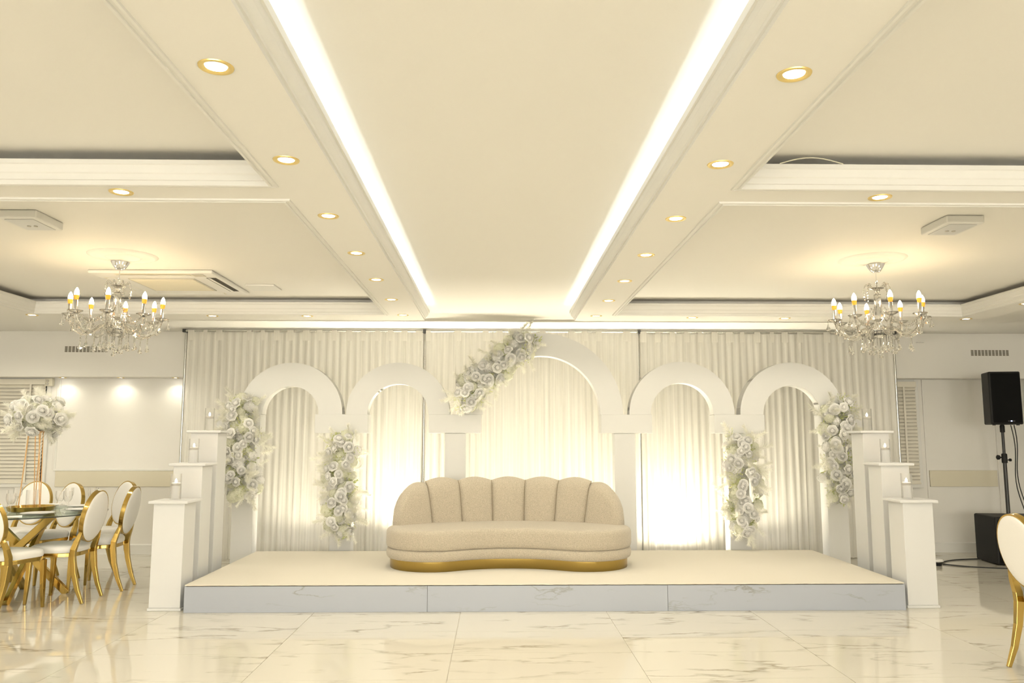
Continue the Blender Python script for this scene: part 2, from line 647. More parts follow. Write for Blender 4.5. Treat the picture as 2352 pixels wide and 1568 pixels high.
# --- tall windows added behind the viewpoint: area lamps in them fill the room
for k, (x, l) in enumerate(((-4.2, 'tall window added behind the viewpoint as fill, at the left'), (0.05, 'tall window added behind the viewpoint as fill, in the middle'), (4.3, 'tall window added behind the viewpoint as fill, at the right'))):
    w = thing('window_%d' % (5 + k), l, 'window', (x, YF, 0))
    w['kind'] = 'structure'
    m = MB()
    for a, b, c, d in ((-1.25, -1.18, 0.3, 2.5), (1.18, 1.25, 0.3, 2.5), (-1.18, 1.18, 0.3, 0.37), (-1.18, 1.18, 2.43, 2.5), (-0.025, 0.025, 0.37, 2.43)):
        m.box(a, b, 0.0, 0.06, c, d)
    m.build('window_frame', 'moulding', w)
    MB().box(-1.18, 1.18, 0.002, 0.006, 0.37, 2.43).build('pane', 'window_glass', w)
    ld = bpy.data.lights.new('fill_light', 'AREA')
    ld.shape = 'RECTANGLE'
    ld.size = 2.3
    ld.size_y = 2.0
    ld.energy = FILL_W
    ld.color = FILL_COL
    lo_ = bpy.data.objects.new('fill_light', ld)
    COL.objects.link(lo_)
    lo_.parent = w
    lo_.location = (0, 0.07, 1.4)
    lo_.rotation_euler = (PI / 2, 0, 0)

# --- dropped ceiling frames with two trays each side
LX = (-4.69, -0.72)      # outer edges of the left frame
RX = (0.79, 4.86)
FY0, FY1 = -4.0, 8.03
TL = (-4.35, -1.06)
TR = (1.15, 4.49)
TY = ((-3.6, 3.655), (3.93, 7.585))


def rect_loop(x0, x1, y0, y1, d):
    return [(x0 - d, y0 - d), (x1 + d, y0 - d), (x1 + d, y1 + d), (x0 - d, y1 + d)]


def sweep_rect(m, x0, x1, y0, y1, prof):
    v, f = [], []
    for d, z in prof:
        v += [(x, y, z) for x, y in rect_loop(x0, x1, y0, y1, d)]
    for i in range(len(prof) - 1):
        for k in range(4):
            k2 = (k + 1) % 4
            f.append((i * 4 + k, i * 4 + k2, (i + 1) * 4 + k2, (i + 1) * 4 + k))
    m.add(v, f)


def frame(xo, tx):
    m = MB()
    ys = [FY0, TY[0][0], TY[0][1], TY[1][0], TY[1][1], FY1]
    xs = [xo[0], tx[0], tx[1], xo[1]]
    for i in range(3):
        for j in range(5):
            if i == 1 and j in (1, 3):
                continue
            m.add([(xs[i], ys[j], ZB), (xs[i + 1], ys[j], ZB), (xs[i + 1], ys[j + 1], ZB), (xs[i], ys[j + 1], ZB)], [(0, 1, 2, 3)])
    m.build('soffit_frame', 'ceiling_paint', ceiling)
    # outer cornice: steps up and outward to the lip, then the cove floor and riser behind it
    o = MB()
    sweep_rect(o, xo[0], xo[1], FY0, FY1, [(0, ZB), (0.0, ZB + 0.018), (0.008, ZB + 0.020), (0.010, ZB + 0.032), (0.020, ZB + 0.040), (0.034, ZB + 0.062), (0.036, ZB + 0.078), (0.045, ZB + 0.080), (0.045, ZB + 0.112), (0.030, ZB + 0.112), (0.030, ZB + 0.055), (-0.145, ZB + 0.055), (-0.145, ZC + 0.002)])
    o.build('cornice', 'moulding', ceiling, smooth=30)
    for ty in TY:
        t = MB()
        # toward the opening is negative d
        sweep_rect(t, tx[0], tx[1], ty[0], ty[1], [(0.0, ZB), (0, ZB + 0.012), (-0.006, ZB + 0.014), (-0.008, ZB + 0.040), (-0.014, ZB + 0.046), (-0.020, ZB + 0.080), (-0.026, ZB + 0.084), (-0.026, ZB + 0.104), (-0.012, ZB + 0.104), (-0.012, ZB + 0.06), (0.12, ZB + 0.06), (0.12, ZC + 0.002)])
        t.build('cornice', 'moulding', ceiling, smooth=30)
        # flat trim strips on the underside around the opening
        s = MB()
        sweep_rect(s, tx[0], tx[1], ty[0], ty[1], [(0.0, ZB), (0.0, ZB - 0.010), (0.012, ZB - 0.012), (0.014, ZB - 0.006), (0.026, ZB - 0.006), (0.028, ZB - 0.010), (0.036, ZB - 0.008), (0.038, ZB + 0.002)])
        s.build('soffit_trim', 'moulding', ceiling)


frame(LX, TL)
frame(RX, TR)

# ceiling light strips hidden in the coves on both sides of the middle bay
for nm, x, lab in (('led_strip_light', LX[1] - 0.09, 'cool white LED strip glowing in the left cove of the middle ceiling bay'), ('led_strip_light', RX[0] + 0.09, 'cool white LED strip glowing in the right cove of the middle ceiling bay')):
    t = thing(nm, lab, 'light strip', (x, 0, ZB + 0.056), group='cove light strips')
    MB().box(-0.012, 0.012, FY0 + 0.1, FY1 - 0.06, 0.0, 0.008).build('channel', 'plastic_white', t)
    v = MB().add([(-0.009, FY0 + 0.12, 0.0095), (0.009, FY0 + 0.12, 0.0095), (0.009, FY1 - 0.08, 0.0095), (-0.009, FY1 - 0.08, 0.0095)], [(0, 1, 2, 3)])
    v.build('led_tape', 'led_strip', t)

# ================================================================== DOWNLIGHTS
dl_ring = MB().lathe([(0.034, 0.012), (0.035, 0.000), (0.039, -0.003), (0.046, -0.005), (0.054, -0.004), (0.056, 0.0), (0.056, 0.001)], 32, cap=False).mesh('ring', 'gold_pale', True)
dl_can = MB().lathe([(0.034, 0.03), (0.0345, 0.0)], 24, cap=False).mesh('reflector', 'gold', True)
dl_lens = MB().lathe([(0.0, 0.0), (0.0335, 0.0)], 24, cap=False).mesh('lens', 'downlight_lens')


def downlight(x, y, label, group, z=ZB, power=DOWNLIGHT_W, spread=2.4):
    t = thing('downlight', label, 'downlight', (x, y, z), group=group)
    link('ring', dl_ring, t)
    link('lens', dl_lens, t, (0, 0, -0.0006))
    spot_light('lamp', t, (0, 0, -0.010), power, DOWNLIGHT_COL, 0.028)
    return t


ORD = ['nearest', 'second', 'third', 'fourth', 'fifth', 'sixth', 'farthest']
DY = 0.8672
for i in range(-7, 7):
    y = 2.462 + DY * i
    if i >= 0:
        la = 'gold ringed round downlight, %s of the row along the left cove light' % ORD[i]
        ra = 'gold ringed round downlight, %s of the row along the right cove light' % ORD[i]
    else:  # unseen downlights added as fill, carrying on both rows
        k = ['first', 'second', 'third', 'fourth', 'fifth', 'sixth', 'seventh'][-i - 1]
        la = 'gold ringed fill downlight added behind the viewpoint, %s of the left row' % k
        ra = 'gold ringed fill downlight added behind the viewpoint, %s of the right row' % k
    downlight(-0.895, y, la, 'downlights beside the left cove')
    downlight(0.966, y + 0.015, ra, 'downlights beside the right cove')
for x, y, l in ((-4.457, 7.74, 'small gold downlight at the corner beyond the left chandelier'), (-3.60, 7.76, 'small gold downlight half hidden behind the left chandelier'), (-2.743, 7.76, 'small gold downlight above the left end of the drape'), (-1.829, 7.75, 'small gold downlight above the second arch'),
                (1.92, 7.77, 'small gold downlight above the fourth arch'), (2.844, 7.80, 'small gold downlight above the fifth arch'), (3.75, 7.80, 'small gold downlight half hidden behind the right chandelier'), (4.65, 7.80, 'small gold downlight at the corner beyond the right chandelier'), (4.65, 6.89, 'small gold downlight at the right picture edge above the loudspeaker'),
                (-1.804, 3.795, 'gold downlight in the cross frame between the left ceiling trays'), (1.882, 3.805, 'gold downlight in the cross frame between the right ceiling trays')):
    downlight(x, y, l, 'downlights in the cross frames')
CARD = ['first', 'second', 'third', 'fourth', 'fifth', 'sixth', 'seventh', 'eighth', 'ninth', 'tenth']  # unseen downlights added along the frames to brighten the room
for x, y, l in ((-2.72, 3.795, 'left cross frame, inner one'), (-3.63, 3.795, 'left cross frame, outer one'), (2.80, 3.805, 'right cross frame, inner one'), (3.72, 3.805, 'right cross frame, outer one')):
    downlight(x, y, 'added gold downlight outside the picture in the ' + l, 'added downlights outside the picture')
for i in range(10):
    if i != 0:
        downlight(4.65, 6.89 - 0.92 * i, 'added gold downlight outside the picture, %s along the right side frame' % CARD[i], 'added downlights outside the picture')
    downlight(-4.52, 6.82 - 0.92 * i, 'added gold downlight outside the picture, %s along the left side frame' % CARD[i], 'added downlights outside the picture')
for i, y in enumerate((6.4, 7.4, 8.4)):  # added out of view to brighten the left wall
    downlight(-5.7, y, 'added gold downlight outside the picture, %s in the strip of ceiling by the left wall' % CARD[i], 'added downlights outside the picture', ZC, 20.0)
# lamps recessed in the underside of the duct, washing the left wall panel
for x, l in ((-5.42, 'recessed wall washer above the flower centrepiece'), (-4.70, 'recessed wall washer above the middle of the left wall panel'), (-4.02, 'recessed wall washer above the left wall panel beside the drape')):
    t = thing('wall_washer', l, 'downlight', (x, 10.17, 2.178), group='wall washers under the duct')
    link('ring', dl_ring, t, scale=(0.8, 0.8, 0.8))
    link('lens', dl_lens, t, (0, 0, -0.0006), scale=(0.8, 0.8, 0.8))
    area_light('lamp', t, (0, 0, -0.008), 0.75, DOWNLIGHT_COL, 0.05, rot=(math.radians(-14), 0, 0), spread=2.5)

# ================================================================== STAGE
sx0, sx1, sy0, sy1, sz = STAGE
stage = thing('stage', 'low platform with cream carpet top and pale grey marble-look front', 'stage', (0, 0, 0))
MB().box(sx0 + 0.012, sx1 - 0.012, sy0 + 0.012, sy1, 0.0, sz - 0.0085).build('platform_frame', 'dark_gap', stage)
for i in range(3):
    p = MB().box(-0.9985, 0.9985, 0, 0.018, 0.001, sz - 0.0145).build('front_panel', 'stage_marble', stage)
    p.location = (sx0 + 1 + 2 * i, sy0, 0)
for x in (sx0, sx1 - 0.018):
    MB().box(x, x + 0.018, sy0 + 0.019, sy1, 0.001, sz - 0.0145).build('side_panel', 'stage_marble', stage)
m = MB()
rnd = random.Random(4)
NX = 160
top, bot = [], []
for i in range(NX + 1):
    x = sx0 + 0.004 + (sx1 - sx0 - 0.008) * i / NX
    top.append((x, sy0 + 0.002 + rnd.uniform(-0.004, 0.004)))
poly = top + [(sx1 - 0.004, sy1), (sx0 + 0.004, sy1)]
m.prism(poly, 'z', sz - 0.008, sz)
m.build('carpet', 'carpet', stage)

# ================================================================== ARCHES, COLUMNS
AY = 9.0
AD = 0.16
ARCHES = [(-2.277, 0.572, 0.31, 'leftmost white plywood arch, its left foot hidden in flowers'), (-1.089, 0.575, 0.338, 'second white arch from the left, beside the diagonal garland'),
          (0.508, 0.910, 0.657, 'tallest white arch in the middle carrying the diagonal garland'), (2.082, 0.592, 0.353, 'fourth white arch, just right of the sofa'), (3.323, 0.586, 0.326, 'rightmost white arch, its right foot hidden in flowers')]
ZS = 1.69
for x, ro, ri, lab in ARCHES:
    t = thing('arch', lab, 'arch', (x, AY, ZS), group='white arches behind the stage')
    n = 56
    outer = arc(0, 0, ro, 0, PI, n)
    inner = arc(0, 0, ri, 0, PI, n)
    # front board, back board and the bent strips between them
    for nm, y0, y1 in (('front_board', 0.0, 0.012), ('back_board', AD - 0.012, AD)):
        mm = MB()
        for i in range(n):
            mm.prism([outer[i], outer[i + 1], inner[i + 1], inner[i]], 'y', y0, y1)
        mm.build(nm, 'arch_white', t)
    for nm, r, dr in (('outer_strip', ro, -0.006), ('inner_strip', ri, 0.006)):
        mm = MB()
        a = arc(0, 0, r, 0, PI, n)
        b2 = arc(0, 0, r + dr, 0, PI, n)
        for i in range(n):
            mm.prism([a[i], a[i + 1], b2[i + 1], b2[i]], 'y', 0.012, AD - 0.012)
        mm.build(nm, 'arch_white', t, smooth=30)
COLS = [(-2.765, -3.08, -2.60, 'white square column at the far left end of the arches'), (-1.694, -2.003, -1.416, 'white column between the first and second arch behind flowers'), (-0.449, -0.746, -0.165, 'white column left of the middle arch behind the sofa'),
        (1.4345, 1.170, 1.741, 'white column right of the middle arch behind the sofa end'), (2.6945, 2.440, 3.005, 'white column between the fourth and fifth arch behind flowers'), (3.79, 3.645, 4.10, 'white square column at the far right end of the arches')]
for x, a, b, lab in COLS:
    t = thing('column', lab, 'column', (x, AY, 0), group='white columns under the arches')
    MB().box(-0.115, 0.115, 0.0, 0.19, 0.0, 1.48).build('shaft', 'arch_white', t, bevel=0.004)
    MB().box(a - x, b - x, -0.01, 0.20, 1.481, ZS - 0.001).build('impost_block', 'arch_white', t, bevel=0.004)

# ================================================================== SHEER DRAPES
CY = 9.72


TIE = MB().box(-0.034, 0.034, -0.001, 0.001, -0.065, 0.062).mesh('header_tie', 'sheer')


def drape(xa, xb, label, seed, ztop=2.70, gather=0.0):
    r = random.Random(seed)
    t = thing('sheer_drape', label, 'curtain', ((xa + xb) / 2, CY, 0), group='sheer drapes behind the arches')
    W = xb - xa
    nf = int(W / 0.085)
    cols = nf * 8
    zs = [0.02, 0.15, 0.35, 0.7, 1.05, 1.4, 1.75, 2.1, 2.35, 2.5, 2.60, 2.65, ztop]
    ph = [r.uniform(-0.9, 0.9) for _ in range(nf + 3)]
    amp = [r.uniform(0.5, 1.35) for _ in range(nf + 3)]
    v, f = [], []
    for j, z in enumerate(zs):
        k = z / ztop
        for i in range(cols + 1):
            u = i / cols
            s = u * nf
            fi = int(s)
            w = s - fi
            a = amp[fi] * (1 - w) + amp[fi + 1] * w
            p = ph[fi] * (1 - w) + ph[fi + 1] * w
            slow = 0.5 * math.sin(u * 9 + seed) * (1 - k)
            y = 0.0115 * a * math.sin(2 * PI * s + p * (1 - k) * 1.6 + slow) * (0.75 + 0.45 * (1 - k)) + 0.004 * math.sin(2 * PI * s * 0.37 + 4 * p)
            if k > 0.985:
                y *= 0.5
            x = -W / 2 + W * u + 0.012 * math.sin(2 * PI * s * 0.5 + 3 * p) * (1 - k)
            if gather:
                x += gather * max(0, u - 0.55) * (k - 0.5) * 0.5
            v.append((x, y, z))
    n = cols + 1
    for j in range(len(zs) - 1):
        for i in range(cols):
            f.append((j * n + i, j * n + i + 1, (j + 1) * n + i + 1, (j + 1) * n + i))
    MB().add(v, f).build('cloth', 'sheer', t, smooth='all', fix=False)
    # ties that hang the cloth from the rail
    for i in range(nf):
        if i % 2 == 0 and r.random() < 0.9:
            x = -W / 2 + (i + 0.5 + r.uniform(-0.12, 0.12)) * W / nf
            link('header_tie', TIE, t, (x, -0.025, ztop - 0.04), scale=(r.uniform(0.7, 1.2), 1, 1))
    return t


drape(-3.72, -0.885, 'left sheer white drape behind the first two arches', 3)
drape(-0.855, 1.73, 'middle sheer white drape behind the tall arch', 5)
drape(1.76, 4.87, 'right sheer white drape behind the last two arches', 8, 2.69, gather=-0.12)
for xa, xb, l in ((-3.745, -0.885, 'thin steel drape rail of the left drape'), (-0.855, 1.73, 'thin steel drape rail of the middle drape'), (1.76, 4.89, 'thin steel drape rail of the right drape')):
    tag(MB().tube([(xa, CY, 2.715), (xb, CY, 2.715)], 0.014, 10).build('drape_rail', 'steel', smooth=True), l, 'rail', 'drape rails')
for x, l in ((-3.765, 'steel drape stand at the left end of the drapes'), (-0.87, 'steel drape stand left of the middle arch'), (1.745, 'steel drape stand right of the middle arch'), (4.91, 'steel drape stand at the right end of the drapes')):
    t = thing('drape_stand', l, 'stand', (x, CY + 0.07, 0), group='drape stands')
    MB().tube([(0, 0, 0.01), (0, 0, 2.735)], 0.015, 10).build('pole', 'steel', t, smooth=True)
    MB().box(-0.018, 0.018, -0.09, 0.02, 2.695, 2.735).build('clamp', 'black_metal', t, bevel=0.004)
    MB().box(-0.2, 0.2, -0.02, 0.2, 0.0, 0.012).build('base_plate', 'steel', t)

# unseen light battens added between platform and drapes (their glow climbs the cloth)
for x, pw, l in ((-2.25, 0.32, 'unseen floor light batten behind the stage under the first arch'), (-1.12, 1.0, 'unseen floor light batten behind the stage under the second arch'), (0.0, 0.5, 'unseen floor light batten behind the stage at the left of the sofa'), (1.0, 0.5, 'unseen floor light batten behind the stage at the right of the sofa'), (2.10, 1.5, 'unseen floor light batten behind the stage under the fourth arch'), (3.25, 0.28, 'unseen floor light batten behind the stage under the fifth arch')):
    t = thing('floor_batten', l, 'uplight', (x, 9.30, 0.0), group='unseen light battens behind the stage')
    MB().box(-0.30, 0.30, -0.03, 0.03, 0.0, 0.05).build('housing', 'black_plastic', t, bevel=0.004)
    MB().box(-0.29, 0.29, -0.022, 0.022, 0.0505, 0.053).build('lens', 'downlight_lens', t)
    ld = bpy.data.lights.new('lamp', 'AREA')
    ld.shape = 'RECTANGLE'
    ld.size = 0.58
    ld.size_y = 0.05
    ld.energy = UPLIGHT_W * pw
    ld.color = UPLIGHT_COL
    ld.spread = 2.6 if pw > 1.2 else 1.8
    lo_ = bpy.data.objects.new('lamp', ld)
    COL.objects.link(lo_)
    lo_.parent = t
    lo_.location = (0, 0, 0.058)
    lo_.rotation_euler = (PI - math.radians(4), 0, 0)

# ================================================================== SOFA
SCX = 0.128
sofa = thing('sofa', 'curved beige boucle sofa with channelled back and gold plinth', 'sofa', (SCX, 8.09, sz))
R0 = 1.34
A_END = math.asin(0.72 / R0)


def kidney(r, n=40, m_=14, shift=0.0):
    """plan outline of the curved seat, arc centre at (0,-R0) in sofa space"""
    pts = []
    c = (0, -R0)
    for i in range(n + 1):                      # front (inner) edge, left to right
        a = -A_END + 2 * A_END * i / n
        pts.append((c[0] + (R0 - r) * math.sin(a), c[1] + (R0 - r) * math.cos(a)))
    ex, ey = R0 * math.sin(A_END), c[1] + R0 * math.cos(A_END)
    for i in range(1, m_):                      # right end
        b = PI + A_END * -1 + 0
        a = -PI / 2 - A_END + PI * i / m_
        pts.append((ex + r * math.cos(a), ey + r * math.sin(a)))
    for i in range(n + 1):                      # back edge, right to left
        a = A_END - 2 * A_END * i / n
        pts.append((c[0] + (R0 + r) * math.sin(a), c[1] + (R0 + r) * math.cos(a)))
    for i in range(1, m_):
        a = PI / 2 + A_END + PI * i / m_
        pts.append((-ex + r * math.cos(a), ey + r * math.sin(a)))
    return pts


def stacked(layers, mat, name, parent):
    """layers: (inset radius, z); closes bottom and top"""
    m = MB()
    loops = [[(x, y, z) for x, y in kidney(r)] for r, z in layers]
    n = len(loops[0])
    v = [p for l in loops for p in l]
    f = []
    for j in range(len(loops) - 1):
        for i in range(n):
            k = (i + 1) % n
            f.append((j * n + i, j * n + k, (j + 1) * n + k, (j + 1) * n + i))
    f.append(tuple(range(n))[::-1])
    f.append(tuple((len(loops) - 1) * n + i for i in range(n)))
    m.add(v, f)
    return m.build(name, mat, parent, smooth=50)


stacked([(0.405, 0.0), (0.408, 0.004), (0.408, 0.10)], 'gold_brushed', 'plinth', sofa)
stacked([(0.36, 0.088), (0.425, 0.092), (0.440, 0.105), (0.446, 0.13), (0.446, 0.155), (0.440, 0.175), (0.428, 0.186), (0.3, 0.188)], 'boucle', 'skirt', sofa)
stacked([(0.3, 0.186), (0.428, 0.188), (0.442, 0.198), (0.448, 0.225), (0.448, 0.315), (0.444, 0.34), (0.432, 0.358), (0.412, 0.367), (0.38, 0.371), (0.25, 0.376), (0.1, 0.378)], 'boucle', 'seat_cushion', sofa)
# channelled back: seven padded panels on the outer arc
NP = 7
RB = 1.60
TH = math.radians(43)


def back_top(t):
    e = min(t, NP - t)
    base = 0.79
    if e < 1.0:
        base = 0.40 + 0.375 * (max(0.0, 1 - (1 - e) ** 2.6)) ** 0.5
    bump = 0.036 * math.sin(PI * (t % 1.0)) if 0 < t < NP else 0
    if e < 1.0:
        bump *= 0.5
    return base - 0.012 + bump


for p in range(NP):
    m = MB()
    nu, nv = 14, 12
    grid = {}
    v, f = [], []
    for side in (0, 1):
        for iv in range(nv + 1):
            for iu in range(nu + 1):
                u = iu / nu
                t = p + 0.004 + 0.992 * u
                vv = iv / nv
                zt = back_top(t)
                z = 0.32 + (zt - 0.32) * vv
                fan = 0.93 + 0.07 * min(1.0, (z - 0.32) / 0.45)
                th = (t / NP * 2 - 1) * TH
                e = min(t, NP - t)
                k = max(0.0, min(1.0, e))
                th *= fan * k + (1 - k) * 1.0
                # padding: fat in the middle of the panel, pinched at seams, rounded at the top
                edge = (1 - abs(2 * u - 1) ** 3.0) ** 0.5
                if p == 0:
                    edge = edge if u > 0.5 else 1.0 * (1 - max(0, (0.5 - u) * 2) ** 4) ** 0.5
                if p == NP - 1:
                    edge = edge if u < 0.5 else 1.0 * (1 - max(0, (u - 0.5) * 2) ** 4) ** 0.5
                topr = (1 - max(0.0, (vv - 0.72) / 0.28) ** 2.4) ** 0.5
                thick = (0.05 + 0.035 * edge) * topr
                rr = RB + 0.05 * (z - 0.32) + (-thick if side == 0 else thick * 0.9)
                v.append((rr * math.sin(th), -R0 + rr * math.cos(th), z))
    n1 = (nu + 1)
    off = n1 * (nv + 1)
    for s in (0, 1):
        for iv in range(nv):
            for iu in range(nu):
                q = (s * off + iv * n1 + iu, s * off + iv * n1 + iu + 1, s * off + (iv + 1) * n1 + iu + 1, s * off + (iv + 1) * n1 + iu)
                f.append(q)
    for iv in range(nv):
        for iu in (0, nu):
            f.append((iv * n1 + iu, (iv + 1) * n1 + iu, off + (iv + 1) * n1 + iu, off + iv * n1 + iu))
    for iu in range(nu):
        f.append((iu, iu + 1, off + iu + 1, off + iu))
    m.add(v, f)
    m.build('back_channel', 'boucle', sofa, smooth=60)
for p in range(1, NP):
    pts = []
    for i in range(13):
        vv = i / 12
        zt = back_top(p)
        z = 0.34 + (zt - 0.34) * vv
        fan = 0.93 + 0.07 * min(1.0, (z - 0.32) / 0.45)
        th = (p / NP * 2 - 1) * TH * fan
        rr = RB + 0.05 * (z - 0.32) - 0.050 * (1 - max(0.0, (vv - 0.72) / 0.28) ** 2.4) ** 0.5 - 0.001
        pts.append((rr * math.sin(th), -R0 + rr * math.cos(th), z))
    MB().tube(pts, 0.0035, 6).build('back_seam', 'seam', sofa, smooth=True)

# ================================================================== PEDESTALS AND CANDLES
PEDS = [(-2.755, 7.10, 0.90, 'left', 'short'), (-2.785, 7.56, 1.20, 'left', 'middle-height'), (-2.815, 8.02, 1.50, 'left', 'tall'),
        (3.625, 7.10, 0.90, 'right', 'short'), (3.675, 7.56, 1.20, 'right', 'middle-height'), (3.730, 8.02, 1.50, 'right', 'tall')]
cand_glass = MB()
cand_glass.lathe([(0.0, 0.0), (0.046, 0.0), (0.047, 0.003), (0.047, 0.22), (0.0445, 0.22), (0.0445, 0.008), (0.0, 0.008)], 28)
cand_glass = cand_glass.mesh('glass_cylinder', 'glass_thin', True)
cand_water = MB().lathe([(0.0, 0.009), (0.0438, 0.009), (0.0438, 0.130), (0.0, 0.130)], 28).mesh('water', 'water', True)
cand_wax = MB().lathe([(0.0, 0.118), (0.034, 0.118), (0.038, 0.128), (0.038, 0.138), (0.034, 0.142), (0.0, 0.141)], 24).mesh('floating_candle', 'wax', True)
cand_flame = MB().lathe([(0.0, 0.143), (0.006, 0.147), (0.009, 0.156), (0.0065, 0.166), (0.002, 0.176), (0.0, 0.179)], 8).mesh('flame', 'flame', True)
for x, y, h, side, size in PEDS:
    t = thing('pedestal', '%s white square pedestal beside the %s edge of the stage' % (size, side), 'pedestal', (x, y, 0), group='white display pedestals')
    MB().box(-0.13, 0.13, -0.13, 0.13, 0.022, h - 0.024).build('shaft', 'white_gloss', t, bevel=0.003)
    MB().box(-0.165, 0.165, -0.165, 0.165, h - 0.0235, h).build('top_plate', 'white_gloss', t, bevel=0.006)
    MB().box(-0.14, 0.14, -0.14, 0.14, 0.0, 0.0215).build('base_plate', 'white_gloss', t, bevel=0.004)
    c = thing('candle_vase', 'clear glass cylinder with a lit floating candle on the %s %s pedestal' % (size, side), 'candle', (x - 0.01, y + 0.02, h + 0.0005), group='floating candles on pedestals')
    link('glass_cylinder', cand_glass, c)
    link('water', cand_water, c)
    link('floating_candle', cand_wax, c)
    link('flame', cand_flame, c)
# ================================================================== FLOWERS
def rose_mesh():
    """a half-open rose: tight bud wrapped by rings of cupped petals whose rims curl"""
    m = MB()
    r = random.Random(11)
    m.lathe([(0.0, 0.0), (0.012, 0.006), (0.0145, 0.018), (0.012, 0.029), (0.006, 0.034), (0.0, 0.033)], 10)
    # petals: count, base radius, belly radius, rim radius, rim height, curl
    rings = [(3, 0.010, 0.015, 0.008, 0.037, 0.0), (4, 0.011, 0.020, 0.0155, 0.037, 0.1), (5, 0.012, 0.026, 0.025, 0.034, 0.25), (6, 0.012, 0.032, 0.036, 0.028, 0.6), (6, 0.010, 0.036, 0.046, 0.018, 0.9)]
    for q, (n, rb, rm, rr_, hz, curl) in enumerate(rings):
        for k in range(n):
            a = 2 * PI * k / n + q * 0.7
            wid = 2 * PI / n * 0.66
            hz_ = hz * r.uniform(0.93, 1.06)
            vs = []
            for iv in range(5):
                v_ = iv / 4
                rad = (1 - v_) ** 2 * rb + 2 * v_ * (1 - v_) * rm * 1.25 + v_ * v_ * rr_
                for iu in range(5):
                    u = iu / 4 * 2 - 1
                    aa = a + u * wid * (0.75 + 0.25 * math.sin(PI * min(1, v_ + 0.2)))
                    z = hz_ * math.sin(v_ * PI / 2) - 0.006 * u * u * v_ * (1 + curl)
                    if iv == 4:
                        z -= 0.005 * curl
                    ro = rad + 0.002 * u * u * v_
                    vs.append((ro * math.cos(aa), ro * math.sin(aa), z))
            fs = [(i * 5 + j, i * 5 + j + 1, (i + 1) * 5 + j + 1, (i + 1) * 5 + j) for i in range(4) for j in range(4)]
            m.add(vs, fs)
    return m.mesh('rose', 'petal', 'all', fix=False)


def cluster_mesh(seed, rad, n, ps, mat):
    """a head of small four-petalled florets on a dome"""
    m = MB()
    r = random.Random(seed)
    for i in range(n):
        z = 1 - 1.5 * (i + 0.5) / n
        a = i * 2.39996
        s = math.sqrt(max(0, 1 - z * z))
        d = Vector((s * math.cos(a), s * math.sin(a), z))
        c = d * rad * r.uniform(0.85, 1.1)
        t1 = d.orthogonal().normalized()
        t2 = d.cross(t1)
        rot = r.uniform(0, PI)
        for k in range(4):
            b = rot + k * PI / 2
            e = t1 * math.cos(b) + t2 * math.sin(b)
            g = t1 * math.cos(b + PI / 2) + t2 * math.sin(b + PI / 2)
            q = ps * r.uniform(0.8, 1.2)
            m.add([c, c + e * q * 0.55 + g * q * 0.45 + d * q * 0.2, c + e * q * 1.1 + d * q * 0.25, c + e * q * 0.55 - g * q * 0.45 + d * q * 0.2], [(0, 1, 2, 3)])
    return m.mesh('blossom_cluster', mat, False, fix=False)


def plume_mesh(seed, length, n, width):
    """feathery pampas plume: fine hairs along a bending stem, +Z direction"""
    m = MB()
    r = random.Random(seed)
    bend = r.uniform(0.1, 0.3)
    for i in range(n):
        s = r.random() ** 0.8
        base = Vector((bend * length * s * s, 0, length * s * 0.8))
        a = r.uniform(0, 2 * PI)
        hl = length * (0.42 * (1 - 0.5 * s)) * r.uniform(0.5, 1.2)
        d = Vector((math.cos(a) * 0.9, math.sin(a) * 0.9, 0.6 + 0.5 * s)).normalized()
        tip = base + d * hl + Vector((0, 0, -0.12 * hl))
        mid = base + d * hl * 0.5 + Vector((0, 0, 0.04 * hl))
        w = d.cross(Vector((r.uniform(-1, 1), r.uniform(-1, 1), r.uniform(-1, 1)))).normalized() * width
        m.add([base - w, base + w, mid + w, mid - w, tip], [(0, 1, 2, 3), (3, 2, 4)])
    return m.mesh('pampas_plume', 'pampas', False, fix=False)


def sprig_mesh(seed, mat, n=26, size=0.03, spread=0.07):
    m = MB()
    r = random.Random(seed)
    for i in range(n):
        d = Vector((r.gauss(0, 1), r.gauss(0, 1), r.uniform(0, 1.5))).normalized()
        c = d * spread * r.uniform(0.3, 1)
        t = (d + Vector((r.uniform(-.6, .6), r.uniform(-.6, .6), r.uniform(-.6, .6)))).normalized()
        s = t.orthogonal().normalized()
        q = t.cross(s)
        L_ = size * r.uniform(0.6, 1.3)
        m.add([c, c + t * L_ * 0.5 + s * L_ * 0.22 + q * L_ * 0.06, c + t * L_, c + t * L_ * 0.5 - s * L_ * 0.22 + q * L_ * 0.06], [(0, 1, 2, 3)])
        m.add([Vector((0, 0, 0)), c * 1.0, c + s * 0.0015], [(0, 1, 2)])
    return m.mesh('leaf_sprig', mat, False, fix=False)


ROSE = rose_mesh()
CLUST = [cluster_mesh(s, 0.055, 80, 0.019, 'floret') for s in (1, 2)] + [cluster_mesh(5, 0.055, 90, 0.016, 'petal'), cluster_mesh(6, 0.05, 80, 0.018, 'petal')]
PLUME = [plume_mesh(s, 0.19, 330, 0.0007) for s in (1, 2, 3)]
SPRIG = [sprig_mesh(1, 'leaf', 24, 0.034, 0.075), sprig_mesh(2, 'leaf_soft', 34, 0.026, 0.075), sprig_mesh(3, 'leaf_soft', 30, 0.03, 0.09)]


def orient(d, spin=0.0):
    return (Vector(d).to_track_quat('Z', 'Y').to_matrix() @ Matrix.Rotation(spin, 3, 'Z')).to_euler()


